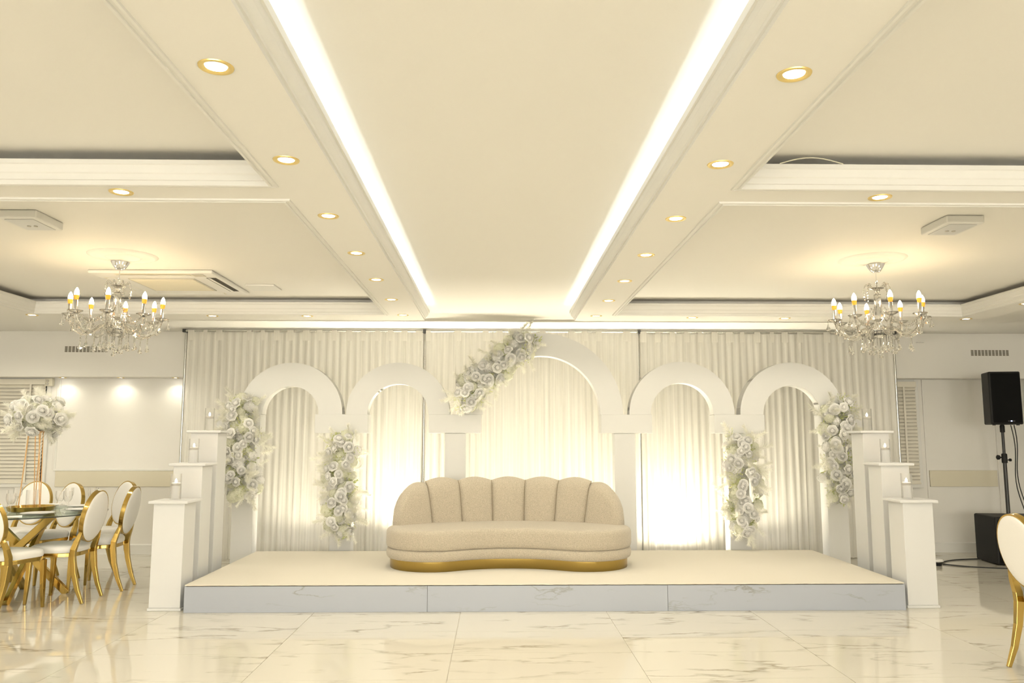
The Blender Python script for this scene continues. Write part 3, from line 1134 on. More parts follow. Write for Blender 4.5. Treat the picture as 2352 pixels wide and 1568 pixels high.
def arrangement(name, label, group, loc, spine, halfw, depth, counts, seed, full=False, mounted=True):
    """spine: list of points (local) ; pieces point outwards (toward -Y for mounted garlands, all round when full)"""
    r = random.Random(seed)
    t = thing(name, label, 'flowers', loc, group=group)
    pts = [Vector(p) for p in spine]

    def along(s):
        s *= len(pts) - 1
        i = min(int(s), len(pts) - 2)
        return pts[i].lerp(pts[i + 1], s - i), (pts[min(i + 1, len(pts) - 1)] - pts[i]).normalized()

    def place(kind, me, s, u, out, sc, tilt=0.55):
        c, tn = along(s)
        if full:
            a = r.uniform(0, 2 * PI)
            z = r.uniform(-0.75, 1.0)
            q = math.sqrt(1 - z * z)
            d = Vector((q * math.cos(a), q * math.sin(a), z))
            pos = c + Vector((d.x * halfw, d.y * halfw, d.z * depth)) * out
            n = d
        else:
            lat = tn.cross(Vector((0, 1, 0))).normalized()
            ends = max(0.0, 1 - (abs(s - 0.5) * 2) ** 5)
            hw = halfw * (0.55 + 0.45 * ends)
            n = (Vector((0, -1, 0)) * math.sqrt(max(0.02, 1 - u * u * 0.9)) + lat * u * 0.95).normalized()
            pos = c + lat * u * hw + Vector((0, -1, 0)) * depth * math.sqrt(max(0.0, 1 - u * u)) * out
            if abs(s - 0.5) > 0.42:
                n = (n + tn * (0.9 if s > 0.5 else -0.9)).normalized()
        n = (n + Vector((r.gauss(0, tilt), r.gauss(0, tilt), r.gauss(0, tilt))) * 0.5).normalized()
        o = link(kind, me, t, pos, orient(n, r.uniform(0, 6.28)), (sc, sc, sc))
        return o
    nr, nc, npm, ns = counts
    for i in range(nc):
        place('blossom_cluster', r.choice(CLUST), (i + r.random()) / nc, r.uniform(-0.95, 0.95), r.uniform(0.35, 0.8), r.uniform(0.8, 1.25))
    for i in range(ns):
        place('leaf_sprig', r.choice(SPRIG), (i + r.random()) / ns, r.uniform(-0.8, 0.8), r.uniform(0.3, 0.75), r.uniform(0.8, 1.2))
    for i in range(nr):
        place('rose', ROSE, (i + 0.5 + r.uniform(-0.35, 0.35)) / nr, r.uniform(-0.85, 0.85), r.uniform(0.95, 1.2), r.uniform(1.0, 1.4), 0.4)
    for i in range(npm):
        u = r.choice((-1, 1)) * r.uniform(0.35, 1.0)
        place('pampas_plume', r.choice(PLUME), (i + r.random()) / npm, u, r.uniform(0.5, 0.9), r.uniform(0.8, 1.25), 0.8)
    return t


FY = AY - 0.015
arrangement('flower_garland', 'white rose garland on the far left column beside the tall pedestal', 'white flower garlands on the arches', (-2.76, FY, 0), [(0, 0, 1.86), (-0.02, 0, 1.35), (0.02, 0, 0.79)], 0.20, 0.20, (28, 34, 46, 26), 21)
arrangement('flower_garland', 'white rose garland hanging between the first and second arch', 'white flower garlands on the arches', (-1.675, FY, 0), [(0.03, 0, 1.46), (-0.02, 0, 0.95), (0.0, 0, 0.40)], 0.18, 0.20, (28, 34, 46, 26), 22)
arrangement('flower_garland', 'diagonal white rose garland climbing the tall middle arch', 'white flower garlands on the arches', (0, FY, 0), [(-0.40, 0, 1.80), (-0.20, 0, 2.03), (0.08, 0, 2.26), (0.40, 0, 2.55)], 0.17, 0.18, (32, 36, 46, 28), 23)
arrangement('flower_garland', 'white rose garland hanging between the fourth and fifth arch', 'white flower garlands on the arches', (2.695, FY, 0), [(0.0, 0, 1.46), (0.03, 0, 0.95), (0.0, 0, 0.40)], 0.18, 0.20, (28, 34, 50, 26), 24)
arrangement('flower_garland', 'white rose garland on the far right column beside the tall pedestal', 'white flower garlands on the arches', (3.79, FY, 0), [(0.03, 0, 1.86), (-0.01, 0, 1.35), (-0.02, 0, 0.76)], 0.18, 0.20, (30, 34, 42, 26), 25)

# ================================================================== CHAIRS
def superellipse(a, b, n, p=2.0):
    out = []
    for i in range(n):
        t = 2 * PI * i / n
        c, s = math.cos(t), math.sin(t)
        out.append((a * math.copysign(abs(c) ** (2 / p), c), b * math.copysign(abs(s) ** (2 / p), s)))
    return out


def make_chair(label):
    """faces +Y; origin on the floor under the seat centre"""
    t = thing('dining_chair', label, 'chair', group='gold framed oval back dining chairs')
    # seat frame and cushion: wider at the front, rounded
    def seat_outline(k):
        pts = []
        for x, y in superellipse(1, 1, 40, 3.6):
            w = 0.205 + 0.025 * y
            pts.append((x * w * k, y * 0.205 * k))
        return pts
    MB().prism(seat_outline(1.0), 'z', 0.395, 0.43).build('seat_frame', 'gold', t, bevel=0.004)
    m = MB()
    lay = [(1.0, 0.431), (1.02, 0.445), (1.02, 0.465), (0.985, 0.483), (0.9, 0.493), (0.6, 0.499)]
    n = 40
    v, f = [], []
    for k, z in lay:
        v += [(x, y, z) for x, y in seat_outline(k)]
    for j in range(len(lay) - 1):
        for i in range(n):
            q = (i + 1) % n
            f.append((j * n + i, j * n + q, (j + 1) * n + q, (j + 1) * n + i))
    f.append(tuple(range(n))[::-1])
    f.append(tuple((len(lay) - 1) * n + i for i in range(n)))
    m.add(v, f)
    m.build('seat_cushion', 'leather', t, smooth=50)
    # front legs: square, tapered
    for s in (-1, 1):
        MB().bar([(s * 0.195, 0.165, 0.40), (s * 0.198, 0.170, 0.2), (s * 0.202, 0.180, 0.0)], [0.040, 0.034, 0.022], [0.040, 0.034, 0.022], side=(1, 0, 0)).build('front_leg', 'gold', t, bevel=0.003)
    # rear legs: sabre curve from the floor to the seat, then up to carry the oval
    for s in (-1, 1):
        pts = [(s * 0.175, -0.295, 0.0), (s * 0.177, -0.248, 0.12), (s * 0.180, -0.212, 0.26), (s * 0.182, -0.195, 0.40), (s * 0.184, -0.200, 0.46), (s * 0.180, -0.222, 0.53), (s * 0.165, -0.240, 0.585), (s * 0.150, -0.247, 0.615)]
        MB().bar(pts, [0.022, 0.030, 0.036, 0.040, 0.040, 0.036, 0.030, 0.024], [0.024, 0.034, 0.042, 0.048, 0.046, 0.040, 0.032, 0.026], side=(1, 0, 0)).build('rear_leg', 'gold', t, bevel=0.003)
    # oval back, leaning
    lean = math.radians(11)
    cz, cy = 0.735, -0.268
    A, B = 0.205, 0.232
    ca, sa = math.cos(lean), math.sin(lean)

    def P(x, d, z):          # x across, z up in the oval plane, d toward the front
        return (x, cy - z * sa + d * ca, cz + z * ca + d * sa)
    n = 44
    ring = []
    for i in range(n):
        a = 2 * PI * i / n
        cx_, sz_ = math.cos(a), math.sin(a)
        for d, k in ((-0.019, 1.0), (0.019, 1.0), (0.019, 0.92), (-0.019, 0.92)):
            ring.append(P(A * k * cx_, d, B * k * sz_))
    f = []
    for i in range(n):
        j = (i + 1) % n
        for k in range(4):
            k2 = (k + 1) % 4
            f.append((i * 4 + k, j * 4 + k, j * 4 + k2, i * 4 + k2))
    MB().add(ring, f).build('back_frame', 'gold', t, smooth=40)
    for nm, sgn in (('back_pad', 1), ('rear_pad', -1)):
        v, f = [], []
        lay = [(0.965, 0.012), (0.955, 0.020), (0.91, 0.0265), (0.8, 0.030), (0.5, 0.033)]
        for k, d in lay:
            for i in range(n):
                a = 2 * PI * i / n
                v.append(P(A * k * math.cos(a), sgn * d, B * k * math.sin(a)))
        for j in range(len(lay) - 1):
            for i in range(n):
                q = (i + 1) % n
                f.append((j * n + i, j * n + q, (j + 1) * n + q, (j + 1) * n + i))
        f.append(tuple((len(lay) - 1) * n + i for i in range(n)))
        MB().add(v, f).build(nm, 'leather', t, smooth=50)
    return t


chair0 = make_chair('white oval back chair')
# x, y, heading (0 = faces +Y), label
CHAIRS = [(-4.085, 7.01, -0.22, 'nearest gold chair at the left picture edge, seen from behind'),
          (-3.88, 7.45, PI / 2, 'gold chair at the near right of the glass table, facing the table'),
          (-3.81, 7.99, PI / 2 + 0.10, 'second gold chair at the right of the glass table, closest to the pedestals'),
          (-5.00, 8.62, PI - 0.20, 'gold chair across the glass table, behind the vase legs'),
          (-4.57, 8.40, PI - 0.52, 'gold chair across the glass table, facing forward between the wine glasses'),
          (-4.16, 8.70, PI - 0.62, 'gold chair farthest back by the wall, only its oval top showing'),
          (3.52, 5.03, -PI / 2, 'gold oval back chair cut off by the right picture edge')]
for i, (x, y, rz, lab) in enumerate(CHAIRS):
    c = chair0 if i == 0 else copy_tree(chair0)
    c.location = (x, y, 0)
    c.rotation_euler = (0, 0, rz)
    c['label'] = lab

# ================================================================== TABLE
TX, TYY, TZ, TRD = -4.36, 7.62, 0.755, 0.72
tab = thing('glass_table', 'round glass dining table on crossed gold legs', 'table', (TX, TYY, 0))
MB().lathe([(0.0, TZ - 0.012), (TRD - 0.003, TZ - 0.012), (TRD, TZ - 0.009), (TRD, TZ - 0.003), (TRD - 0.003, TZ), (0.0, TZ)], 72).build('table_top', 'glass_table', tab, smooth=True)
MB().lathe([(TRD + 0.0005, TZ - 0.0095), (TRD + 0.0015, TZ - 0.006), (TRD + 0.0005, TZ - 0.0025)], 72, cap=False).build('edge_band', 'black_metal', tab, smooth=True)
for k in range(4):
    a = k * PI / 2 + 0.35
    b = a + PI * 0.82
    p0 = Vector((0.42 * math.cos(a), 0.42 * math.sin(a), 0.0))
    p1 = Vector((0.36 * math.cos(b), 0.36 * math.sin(b), TZ - 0.0125))
    MB().bar([p0, p0.lerp(p1, 0.5), p1], 0.062, 0.042, side=(0, 0, 1)).build('leg', 'gold', tab, bevel=0.004)
MB().lathe([(0.0, 0.33), (0.07, 0.335), (0.075, 0.38), (0.07, 0.425), (0.0, 0.43)], 20).build('hub', 'gold', tab, smooth=True)
ztop = TZ + 0.0006
# serving tray in the middle
tray = tag(MB().lathe([(0.0, 0.0), (0.15, 0.0), (0.185, 0.012), (0.20, 0.05), (0.192, 0.05), (0.178, 0.016), (0.145, 0.006), (0.0, 0.006)], 48).build('gold_tray', 'gold', smooth=True), 'round gold tray in the middle of the glass table', 'tray')
tray.location = (TX + 0.09, TYY, ztop)
CX_, CY_ = TX + 0.09, TYY
# tall flower centrepiece on three hairpin legs
cp = thing('flower_centrepiece', 'ball of white roses on tall rose gold hairpin legs', 'flowers', (CX_, CY_, ztop + 0.0065))
for k, a in enumerate((-0.35, 1.85, 3.75)):
    ca, sa = math.cos(a), math.sin(a)
    r0, r1 = 0.105, 0.060
    tx_, ty_ = -sa, ca
    b0 = Vector((r0 * ca, r0 * sa, 0.004))
    for s in (-1, 1):
        b1 = Vector((r1 * ca + tx_ * s * 0.022, r1 * sa + ty_ * s * 0.022, 0.72))
        MB().tube([b0 + Vector((tx_, ty_, 0)) * s * 0.003, b1], 0.0042, 8).build('hairpin_leg', 'rose_gold', cp, smooth=True)
MB().lathe([(0.0, 0.715), (0.075, 0.715), (0.08, 0.725), (0.075, 0.735), (0.0, 0.735)], 24).build('holder_plate', 'rose_gold', cp, smooth=True)
ball = arrangement('flower_ball', 'x', None, (0, 0, 0.86), [(0, 0, -0.01), (0, 0, 0.01)], 0.195, 0.165, (34, 46, 50, 22), 31, full=True)
# the ball belongs to the centrepiece: its pieces become parts of it
for ch in list(ball.children):
    ch.parent = cp
    ch.location = ch.location + Vector((0, 0, 0.86))
bpy.data.objects.remove(ball)
core = MB()
core.sphere((0, 0, 0.86), 0.13, 16, 10, (1, 1, 0.85))
core.build('foam_core', 'leaf', cp, smooth=True)

plate_me = MB().lathe([(0.0, 0.0), (0.085, 0.0), (0.095, 0.004), (0.135, 0.012), (0.136, 0.015), (0.095, 0.008), (0.0, 0.004)], 40).mesh('plate', 'porcelain', True)
charger_me = MB().lathe([(0.0, 0.0), (0.10, 0.0), (0.11, 0.003), (0.160, 0.012), (0.161, 0.014), (0.11, 0.006), (0.0, 0.004)], 44).mesh('charger', 'glass_thin', True)
PL = [(-4.42, 7.06, 'white dinner plate at the nearest seat of the glass table'), (-4.02, 7.28, 'white dinner plate at the near right seat of the glass table'), (-3.84, 7.68, 'white dinner plate at the right edge of the glass table'), (-4.02, 8.06, 'white dinner plate at the far right seat of the glass table'), (-4.42, 8.16, 'white dinner plate at the far side of the glass table')]
for x, y, l in PL:
    c = tag(link('charger_plate', charger_me, None, (x, y, ztop)), l.replace('white dinner plate', 'clear glass charger under the plate'), 'plate', 'glass chargers')
    p = tag(link('dinner_plate', plate_me, None, (x, y, ztop + 0.0075)), l, 'plate', 'white dinner plates')
goblet = MB()
goblet.lathe([(0.0, 0.0), (0.034, 0.0), (0.034, 0.003), (0.008, 0.008), (0.0055, 0.02), (0.0055, 0.085), (0.009, 0.095), (0.026, 0.108), (0.037, 0.130), (0.040, 0.155), (0.038, 0.195), (0.0362, 0.195), (0.038, 0.155), (0.035, 0.131), (0.024, 0.111), (0.0, 0.104)], 24)
goblet = goblet.mesh('goblet', 'glass_thin', True)
GL = [(-4.19, 7.16, 'cut glass goblet nearest the viewer beside the gold tray'), (-3.95, 7.50, 'cut glass goblet in the middle right of the table'), (-3.86, 7.46, 'cut glass goblet beside the near right chair back'), (-3.84, 7.90, 'cut glass goblet at the right rear of the table'), (-4.10, 7.95, 'cut glass goblet behind the gold tray'), (-4.52, 7.12, 'cut glass goblet at the left picture edge'), (-3.92, 8.02, 'cut glass goblet at the far right of the table'), (-4.62, 8.0, 'cut glass goblet behind the vase legs')]
for x, y, l in GL:
    tag(link('goblet', goblet, None, (x, y, ztop)), l, 'glass', 'cut glass goblets')
hur = MB().lathe([(0.0, 0.0), (0.05, 0.0), (0.05, 0.19), (0.0475, 0.19), (0.0475, 0.006), (0.0, 0.006)], 28).mesh('hurricane', 'glass_thin', True)
for x, y, l in ((CX_, CY_, 'tall clear cylinder glass standing in the gold tray'), (CX_ - 0.29, CY_ + 0.04, 'clear cylinder glass beside the gold tray near the picture edge')):
    tag(link('cylinder_glass', hur, None, (x, y, ztop + (0.0065 if x > CX_ - 0.1 else 0.0))), l, 'glass', 'cylinder glasses on the tray')
# napkin with ring
nk = thing('napkin', 'folded white napkin in a gold ring beside the front plates', 'napkin', (-4.13, 7.02, ztop), 0.5)
m = MB()
v, f = [], []
for i in range(9):
    u = i / 8
    w = 0.012 + 0.045 * abs(u - 0.42) ** 1.3 * 2.2
    for j in range(9):
        s = j / 8 * 2 - 1
        v.append((-0.11 + 0.22 * u, s * w, 0.004 + 0.012 * (1 - abs(s)) + 0.006 * abs(math.sin(j * 2.2)) * abs(u - 0.42)))
for i in range(8):
    for j in range(8):
        f.append((i * 9 + j, i * 9 + j + 1, (i + 1) * 9 + j + 1, (i + 1) * 9 + j))
m.add(v, f)
m.build('folded_cloth', 'napkin', nk, smooth='all')
rg = MB().lathe([(0.019, -0.012), (0.022, -0.012), (0.0235, 0), (0.022, 0.012), (0.019, 0.012)], 24, cap=False).build('napkin_ring', 'gold', nk, smooth=True)
rg.rotation_euler = (0, PI / 2, 0)
rg.location = (-0.018, 0, 0.024)

# ================================================================== SPEAKERS
sub = thing('subwoofer', 'black subwoofer box on the floor by the back wall', 'loudspeaker', (6.00, 9.42, 0), -0.10)
MB().box(-0.31, 0.31, -0.24, 0.26, 0.008, 0.54).build('cabinet', 'black_plastic', sub, bevel=0.02, seg=3)
MB().box(-0.285, 0.285, -0.252, -0.24, 0.035, 0.505).build('front_grille', 'black_grille', sub, bevel=0.008)
MB().box(-0.02, 0.06, -0.256, -0.252, 0.315, 0.328).build('badge', 'chrome', sub)
MB().box(0.03, 0.10, -0.256, -0.252, 0.10, 0.118).build('badge', 'chrome', sub)
for s in (-1, 1):
    for q in (-1, 1):
        MB().lathe([(0.02, 0.0), (0.022, 0.008)], 12).build('foot', 'rubber', sub).location = (s * 0.26, q * 0.19, 0)
pole = thing('speaker_pole', 'black adjustable pole standing on the subwoofer', 'stand', (5.96, 9.42, 0.5405))
MB().lathe([(0.045, 0.0), (0.045, 0.012), (0.025, 0.02)], 20).build('socket', 'black_metal', pole, smooth=True)
MB().tube([(0, 0, 0.01), (0, 0, 0.64)], 0.021, 16).build('lower_tube', 'black_metal', pole, smooth=True)
MB().tube([(0, 0, 0.60), (0, 0, 1.045)], 0.016, 16).build('upper_tube', 'black_metal', pole, smooth=True)
MB().lathe([(0.029, 0.60), (0.031, 0.61), (0.031, 0.70), (0.024, 0.71)], 20).build('collar', 'black_plastic', pole, smooth=True)
kn = MB().lathe([(0.008, 0.0), (0.008, 0.03), (0.026, 0.035), (0.028, 0.055), (0.02, 0.062)], 16).build('knob', 'black_plastic', pole, smooth=True)
kn.rotation_euler = (0, -PI / 2, 0)
kn.location = (-0.026, 0, 0.665)
kn = MB().lathe([(0.006, 0.0), (0.006, 0.03), (0.017, 0.033), (0.017, 0.05), (0.01, 0.055)], 16).build('knob', 'black_plastic', pole, smooth=True)
kn.rotation_euler = (0, PI / 2, 0)
kn.location = (0.026, 0, 0.635)
MB().lathe([(0.02, 0.955), (0.026, 0.96), (0.026, 1.03), (0.02, 1.045)], 20).build('top_socket', 'black_plastic', pole, smooth=True)
sp = thing('loudspeaker', 'black loudspeaker raised on a pole beside the back wall', 'loudspeaker', (5.96, 9.42, 1.587), -0.16)
poly = [(-0.170, -0.15), (0.170, -0.15), (0.175, -0.13), (0.135, 0.15), (-0.135, 0.15), (-0.175, -0.13)]
cab = MB()
cab.prism(poly, 'z', 0.0, 0.615)
cab.build('cabinet', 'black_plastic', sp, bevel=0.015, seg=3)
MB().box(-0.157, 0.157, -0.162, -0.150, 0.02, 0.595).build('front_grille', 'black_grille', sp, bevel=0.006)
MB().box(0.0, 0.075, -0.165, -0.162, 0.032, 0.046).build('badge', 'black_metal', sp)
MB().box(0.028, 0.042, -0.167, -0.165, 0.034, 0.044).build('status_light', 'blue_led', sp)
for s in (-1, 1):
    MB().lathe([(0.018, -0.010), (0.018, 0.0)], 12).build('foot', 'rubber', sp).location = (s * 0.13, -0.10, 0)
# cables hanging from the speaker
for k, (dx, lab) in enumerate(((0.0, 'thin black cable hanging from the loudspeaker, inner one of two'), (0.03, 'thin black cable hanging from the loudspeaker, outer one of two'))):
    pts = []
    for i in range(15):
        u = i / 14
        pts.append((6.115 + dx + 0.025 * math.sin(u * 7 + k * 0.35) + 0.09 * u, 9.50 + 0.03 * math.sin(u * 3), 1.584 - 1.04 * u))
    tag(MB().tube(pts, 0.0055, 8).build('speaker_cable', 'rubber', smooth=True), lab, 'cable', 'speaker cables')
pts = [(5.75, 9.70, 0.007), (5.42, 9.62, 0.007), (5.20, 9.48, 0.007), (5.10, 9.36, 0.007), (5.14, 9.24, 0.007), (5.28, 9.12, 0.007), (5.50, 9.02, 0.007), (5.75, 8.96, 0.007), (6.05, 8.93, 0.007), (6.4, 8.95, 0.007)]
fine = []
for i in range(len(pts) - 1):
    p0, p1, p2, p3 = (Vector(pts[max(i - 1, 0)]), Vector(pts[i]), Vector(pts[i + 1]), Vector(pts[min(i + 2, len(pts) - 1)]))
    for k in range(6):
        t_ = k / 6
        fine.append(0.5 * ((2 * p1) + (-p0 + p2) * t_ + (2 * p0 - 5 * p1 + 4 * p2 - p3) * t_ ** 2 + (-p0 + 3 * p1 - 3 * p2 + p3) * t_ ** 3))
tag(MB().tube(fine, 0.0065, 8).build('floor_cable', 'rubber', smooth=True), 'black cable looping on the floor in front of the subwoofer', 'cable')
pk = thing('floor_spot', 'small white plastic lamp base on the floor behind the short right pedestal', 'lamp', (4.99, 9.25, 0))
MB().lathe([(0.05, 0.0), (0.055, 0.03), (0.0, 0.031)], 20).build('base', 'black_plastic', pk, smooth=True)
MB().lathe([(0.03, 0.0315), (0.075, 0.05), (0.065, 0.07), (0.0, 0.08)], 20).build('cover', 'plastic_white', pk, smooth=True)

# ================================================================== CEILING FITTINGS
# air conditioning cassette
ac = thing('air_conditioner', 'white square ceiling cassette air conditioner behind the left chandelier', 'air conditioner', (-2.74, 6.80, ZC))
h = 0.49
m = MB()
m.prism([(-h, -h), (h, -h), (h, h), (-h, h)], 'z', -0.028, -0.0005)
m.build('face_panel', 'plastic_white', ac, bevel=0.012, seg=3)
MB().box(-0.27, 0.27, -0.27, 0.27, -0.034, -0.0285).build('intake_grille', 'ac_grille', ac, bevel=0.003)
g = MB()
for i in range(22):
    y = -0.255 + i * 0.0235
    g.box(-0.255, 0.255, y, y + 0.009, -0.037, -0.0341)
g.build('grille_bars', 'plastic_cream', ac)
for a in range(4):
    s = MB()
    s.box(-0.30, 0.30, -0.455, -0.375, -0.0292, -0.0285)
    o = s.build('air_slot', 'slot_dark' if a == 1 else 'plastic_cream', ac)
    o.rotation_euler = (0, 0, a * PI / 2)
    fl = MB()
    fl.bar([(-0.29, -0.40, -0.031), (0.29, -0.40, -0.031)], 0.055 if a != 1 else 0.03, 0.003, side=(0, 1, 0.15)).build('louvre', 'plastic_white', ac).rotation_euler = (0, 0, a * PI / 2)
MB().box(0.31, 0.40, -0.44, -0.36, -0.032, -0.0285).build('sensor_cover', 'ac_grille', ac, bevel=0.003)
hp = tag(MB().box(-0.125, 0.125, -0.13, 0.13, -0.014, -0.0005).build('ceiling_hatch', 'plastic_white', bevel=0.003), 'small square ceiling hatch beside the air conditioner', 'hatch')
hp.location = (-2.05, 7.04, ZC)
# emergency light boxes
for x, y, l in ((-2.80, 4.78, 'white box fitting on the left ceiling tray'), (2.80, 4.78, 'white box fitting on the right ceiling tray')):
    t = thing('ceiling_box_light', l, 'light', (x, y, ZC), group='white ceiling box fittings')
    m = MB()
    m.box(-0.115, 0.115, -0.15, 0.15, -0.05, -0.0005)
    m.build('housing', 'plastic_white', t, bevel=0.008, seg=2)
    MB().box(-0.085, 0.085, -0.12, 0.12, -0.054, -0.0505).build('cover', 'white_gloss', t, bevel=0.003)
    for dx in (-0.02, 0.02):
        MB().lathe([(0.011, -0.058), (0.011, -0.0542)], 12).build('indicator', 'ac_grille', t).location = (dx, 0.02, 0)
# wall vents on the duct
vm_back = MB().box(-0.245, 0.245, -0.003, 0.0, -0.04, 0.04).mesh('vent_backing', 'paint')
vslot = MB().box(-0.0165, 0.0165, -0.0045, -0.003, -0.0056, 0.0056).mesh('vent_slot', 'vent_dark')
for x, z, l in ((-5.11, 2.522, 'slotted air vent high on the wall behind the left chandelier'), (6.265, 2.502, 'slotted air vent high on the wall above the loudspeaker')):
    t = thing('air_vent', l, 'vent', (x, 10.049, z), group='slotted wall vents')
    link('vent_backing', vm_back, t)
    for i in range(11):
        for j in range(5):
            link('vent_slot', vslot, t, (-0.225 + i * 0.045, 0, -0.029 + j * 0.0145))
# small boxes on the wall
t = thing('wall_speaker', 'small cream box fitting at the top corner of the left window', 'box', (-5.63, YB - 0.012, 2.145))
MB().box(-0.05, 0.05, -0.055, 0.0, -0.068, 0.03).build('case', 'plastic_cream', t, bevel=0.006)
for dz in (-0.042, -0.004):
    o = MB().lathe([(0.018, 0.0), (0.014, 0.004), (0.010, 0.0015), (0.0, 0.001)], 16).build('cone', 'ac_grille', t)
    o.location = (-0.01, -0.0552, dz)
    o.rotation_euler = (PI / 2, 0, 0)
t = thing('wall_socket', 'white socket plate high on the duct beside the right chandelier', 'socket', (5.37, 10.049, 2.64))
MB().box(-0.045, 0.045, -0.012, 0.0, -0.045, 0.045).build('plate', 'plastic_white', t, bevel=0.006)
MB().lathe([(0.024, 0.0), (0.02, 0.003), (0.0, 0.001)], 16).build('insert', 'ac_grille', t).location = (0, -0.0125, 0)
t.children[-1].rotation_euler = (PI / 2, 0, 0)
# loose wire curling over the right tray lip
pts = [(1.33 + 0.30 * i / 10, 3.632, ZB + 0.106 + 0.03 * math.sin(PI * i / 10)) for i in range(11)]
tag(MB().tube(pts, 0.003, 6).build('loose_wire', 'plastic_cream', smooth=True), 'loose cream wire curling over the lip of the right ceiling tray', 'wire')

# ================================================================== CHANDELIERS
bead = MB()
bead.add([(0, 0, 1), (1, 0, 0), (0, 1, 0), (-1, 0, 0), (0, -1, 0), (0, 0, -1)], [(0, 1, 2), (0, 2, 3), (0, 3, 4), (0, 4, 1), (5, 2, 1), (5, 3, 2), (5, 4, 3), (5, 1, 4)])


def beads(m, pts, r):
    for p in pts:
        m.add([(p[0] + r * x, p[1] + r * y, p[2] + r * z) for x, y, z in bead.v], bead.f)


def drop_shape(m, p, L_, r):
    """teardrop crystal hanging from p"""
    m.lathe([(0.0, 0.0), (0.003, -0.004), (r * 0.55, -L_ * 0.45), (r, -L_ * 0.72), (r * 0.7, -L_ * 0.92), (0.0, -L_)], 6, c=p)


PEND = {}


def pendant(nb):
    """a short string of beads ending in a teardrop"""
    if nb not in PEND:
        m = MB()
        m.tube([(0, 0, 0.004), (0, 0, -0.013 * nb)], 0.0007, 4)
        beads(m, [(0, 0, -0.013 * i) for i in range(nb)], 0.0078)
        drop_shape(m, (0, 0, -0.013 * nb + 0.003), 0.058, 0.0185)
        PEND[nb] = m.mesh('crystal_pendant', 'crystal')
    return PEND[nb]


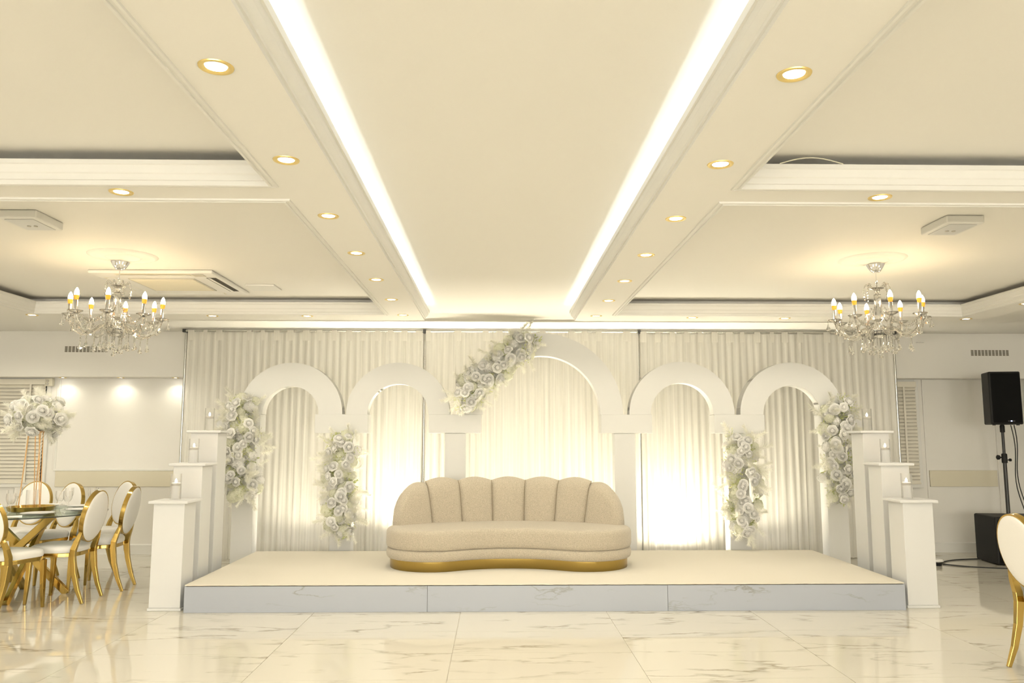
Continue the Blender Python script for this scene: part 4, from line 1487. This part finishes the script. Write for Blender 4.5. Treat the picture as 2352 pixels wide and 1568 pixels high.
def make_chandelier(label):
    t = thing('chandelier', label, 'chandelier', group='crystal chandeliers')
    # origin: ceiling point, everything hangs below
    MB().lathe([(0.062, 0.0), (0.066, -0.006), (0.054, -0.03), (0.036, -0.055), (0.026, -0.062), (0.0, -0.064)], 32).build('canopy', 'chrome', t, smooth=True)
    MB().tube([(0, 0, -0.06), (0, 0, -0.125)], 0.004, 8).build('rod', 'chrome', t, smooth=True)
    m = MB()
    for i in range(3):
        c = Vector((0, 0, -0.135 - i * 0.020))
        ring = []
        for k in range(13):
            a = 2 * PI * k / 12
            ring.append(c + (Vector((0.008 * math.cos(a), 0, 0.014 * math.sin(a))) if i % 2 == 0 else Vector((0, 0.008 * math.cos(a), 0.014 * math.sin(a)))))
        m.tube(ring, 0.0022, 6, cap=False)
    m.build('chain', 'chrome', t, smooth=True)
    # crystal column
    MB().lathe([(0.0, -0.195), (0.014, -0.20), (0.018, -0.215), (0.012, -0.228), (0.026, -0.235), (0.024, -0.30), (0.028, -0.33), (0.044, -0.365), (0.050, -0.395), (0.036, -0.425), (0.020, -0.44), (0.018, -0.50), (0.0, -0.50)], 20).build('column', 'crystal', t, smooth=35)
    # top crown of bead loops
    crown = MB()
    for k in range(8):
        a = k * PI / 4
        for i in range(13):
            u = i / 12
            r = 0.018 + 0.075 * math.sin(u * PI * 0.62)
            z = -0.20 + 0.045 * math.sin(u * PI) - 0.13 * max(0, u - 0.45)
            beads(crown, [(r * math.cos(a), r * math.sin(a), z)], 0.0085)
    tag(crown.build('crown_beads', 'crystal', t), kind='stuff')
    MB().lathe([(0.0, -0.185), (0.03, -0.19), (0.05, -0.185), (0.052, -0.188), (0.03, -0.196), (0.0, -0.196)], 24).build('top_dish', 'crystal', t, smooth=True)
    # chrome hub with glass bowl
    MB().lathe([(0.0, -0.485), (0.050, -0.488), (0.056, -0.497), (0.056, -0.510), (0.048, -0.516), (0.0, -0.516)], 28).build('hub', 'chrome', t, smooth=40)
    MB().lathe([(0.050, -0.516), (0.056, -0.53), (0.046, -0.552), (0.02, -0.565), (0.0, -0.568)], 24).build('bowl', 'crystal', t, smooth=True)
    n = 8
    RA = 0.315
    for k in range(n):
        a = 2 * PI * k / n + 0.25
        ca, sa = math.cos(a), math.sin(a)

        def Q(r, z, s=0.0):
            return Vector((r * ca - s * sa, r * sa + s * ca, z))
        prof = [(0.045, -0.495), (0.085, -0.485), (0.125, -0.505), (0.17, -0.545), (0.22, -0.555), (0.265, -0.53), (0.30, -0.485), (RA, -0.435)]
        MB().tube([Q(r, z) for r, z in prof], [0.012, 0.012, 0.014, 0.015, 0.015, 0.014, 0.012, 0.010], 6).build('arm', 'crystal', t)
        c = Q(RA, 0)
        MB().lathe([(0.008, -0.437), (0.030, -0.430), (0.050, -0.418), (0.051, -0.414), (0.030, -0.424), (0.008, -0.430)], 16, c=(c.x, c.y, 0)).build('drip_dish', 'crystal', t, smooth=True)
        MB().lathe([(0.0, -0.428), (0.013, -0.428), (0.0125, -0.340), (0.0, -0.340)], 14, c=(c.x, c.y, 0)).build('candle_sleeve', 'chrome', t, smooth=True)
        b = MB().lathe([(0.0, -0.3395), (0.0135, -0.3395), (0.0172, -0.318), (0.0172, -0.306), (0.0165, -0.305)], 14, c=(c.x, c.y, 0)).build('bulb_collar', 'collar_glow', t, smooth=True)
        MB().lathe([(0.0162, -0.3052), (0.0172, -0.298), (0.0165, -0.285), (0.012, -0.268), (0.005, -0.254), (0.0, -0.250)], 8, c=(c.x, c.y, 0), cap=False).build('bulb', 'bulb', t, smooth=True)
        # swags of beads from crown to arm and hanging drops
        sw = MB()
        p0, p1 = Q(0.05, -0.34), Q(RA - 0.01, -0.425)
        for i in range(22):
            u = i / 21
            p = p0.lerp(p1, u)
            p.z -= 0.10 * math.sin(PI * u) * (0.9 + 0.2 * math.cos(k * 2))
            beads(sw, [p], 0.0082)
        a2 = a + 2 * PI / n
        p2 = Vector((RA * math.cos(a2), RA * math.sin(a2), -0.425))
        q0 = Q(RA, -0.425)
        for i in range(1, 18):
            u = i / 18
            p = q0.lerp(p2, u)
            p.z -= 0.075 * math.sin(PI * u)
            beads(sw, [p], 0.0078)
        tag(sw.build('bead_swag', 'crystal', t), kind='stuff')
        for s, (r, z, nb) in enumerate(((RA + 0.048, -0.42, 2), (RA - 0.03, -0.465, 2), (0.225, -0.568, 4), (0.13, -0.52, 7))):
            p = Q(r, z, 0.012 * (s - 1))
            link('crystal_pendant', pendant(nb), t, p)
    for k in range(9):
        a = 2 * PI * k / 9
        r = 0.05 if k % 2 else 0.085
        link('crystal_pendant', pendant(6 + (k % 3)), t, (r * math.cos(a), r * math.sin(a), -0.53))
    link('crystal_pendant', pendant(7), t, (0, 0, -0.57))
    return t


chL = make_chandelier('crystal chandelier with lit candle bulbs hanging at the left')
chL.location = (-2.815, 5.976, ZC - 0.012)
chL.rotation_euler = (0, 0.02, 0)
chR = copy_tree(chL)
chR.location = (2.876, 5.946, ZC - 0.012)
chR.rotation_euler = (0, -0.015, 0.35)
chR['label'] = 'crystal chandelier with lit candle bulbs hanging at the right'
rose_me = MB().lathe([(0.0, -0.011), (0.10, -0.011), (0.115, -0.016), (0.13, -0.010), (0.19, -0.009), (0.205, -0.014), (0.22, -0.012), (0.235, -0.004), (0.24, 0.0)], 48).mesh('ceiling_rose', 'moulding', 40)
for x, y, l in ((-2.73, 5.83, 'round plaster ceiling rose above the left chandelier'), (2.80, 5.83, 'round plaster ceiling rose above the right chandelier')):
    tag(link('ceiling_rose', rose_me, None, (x, y, ZC - 0.0005)), l, 'ceiling rose', 'plaster ceiling roses')
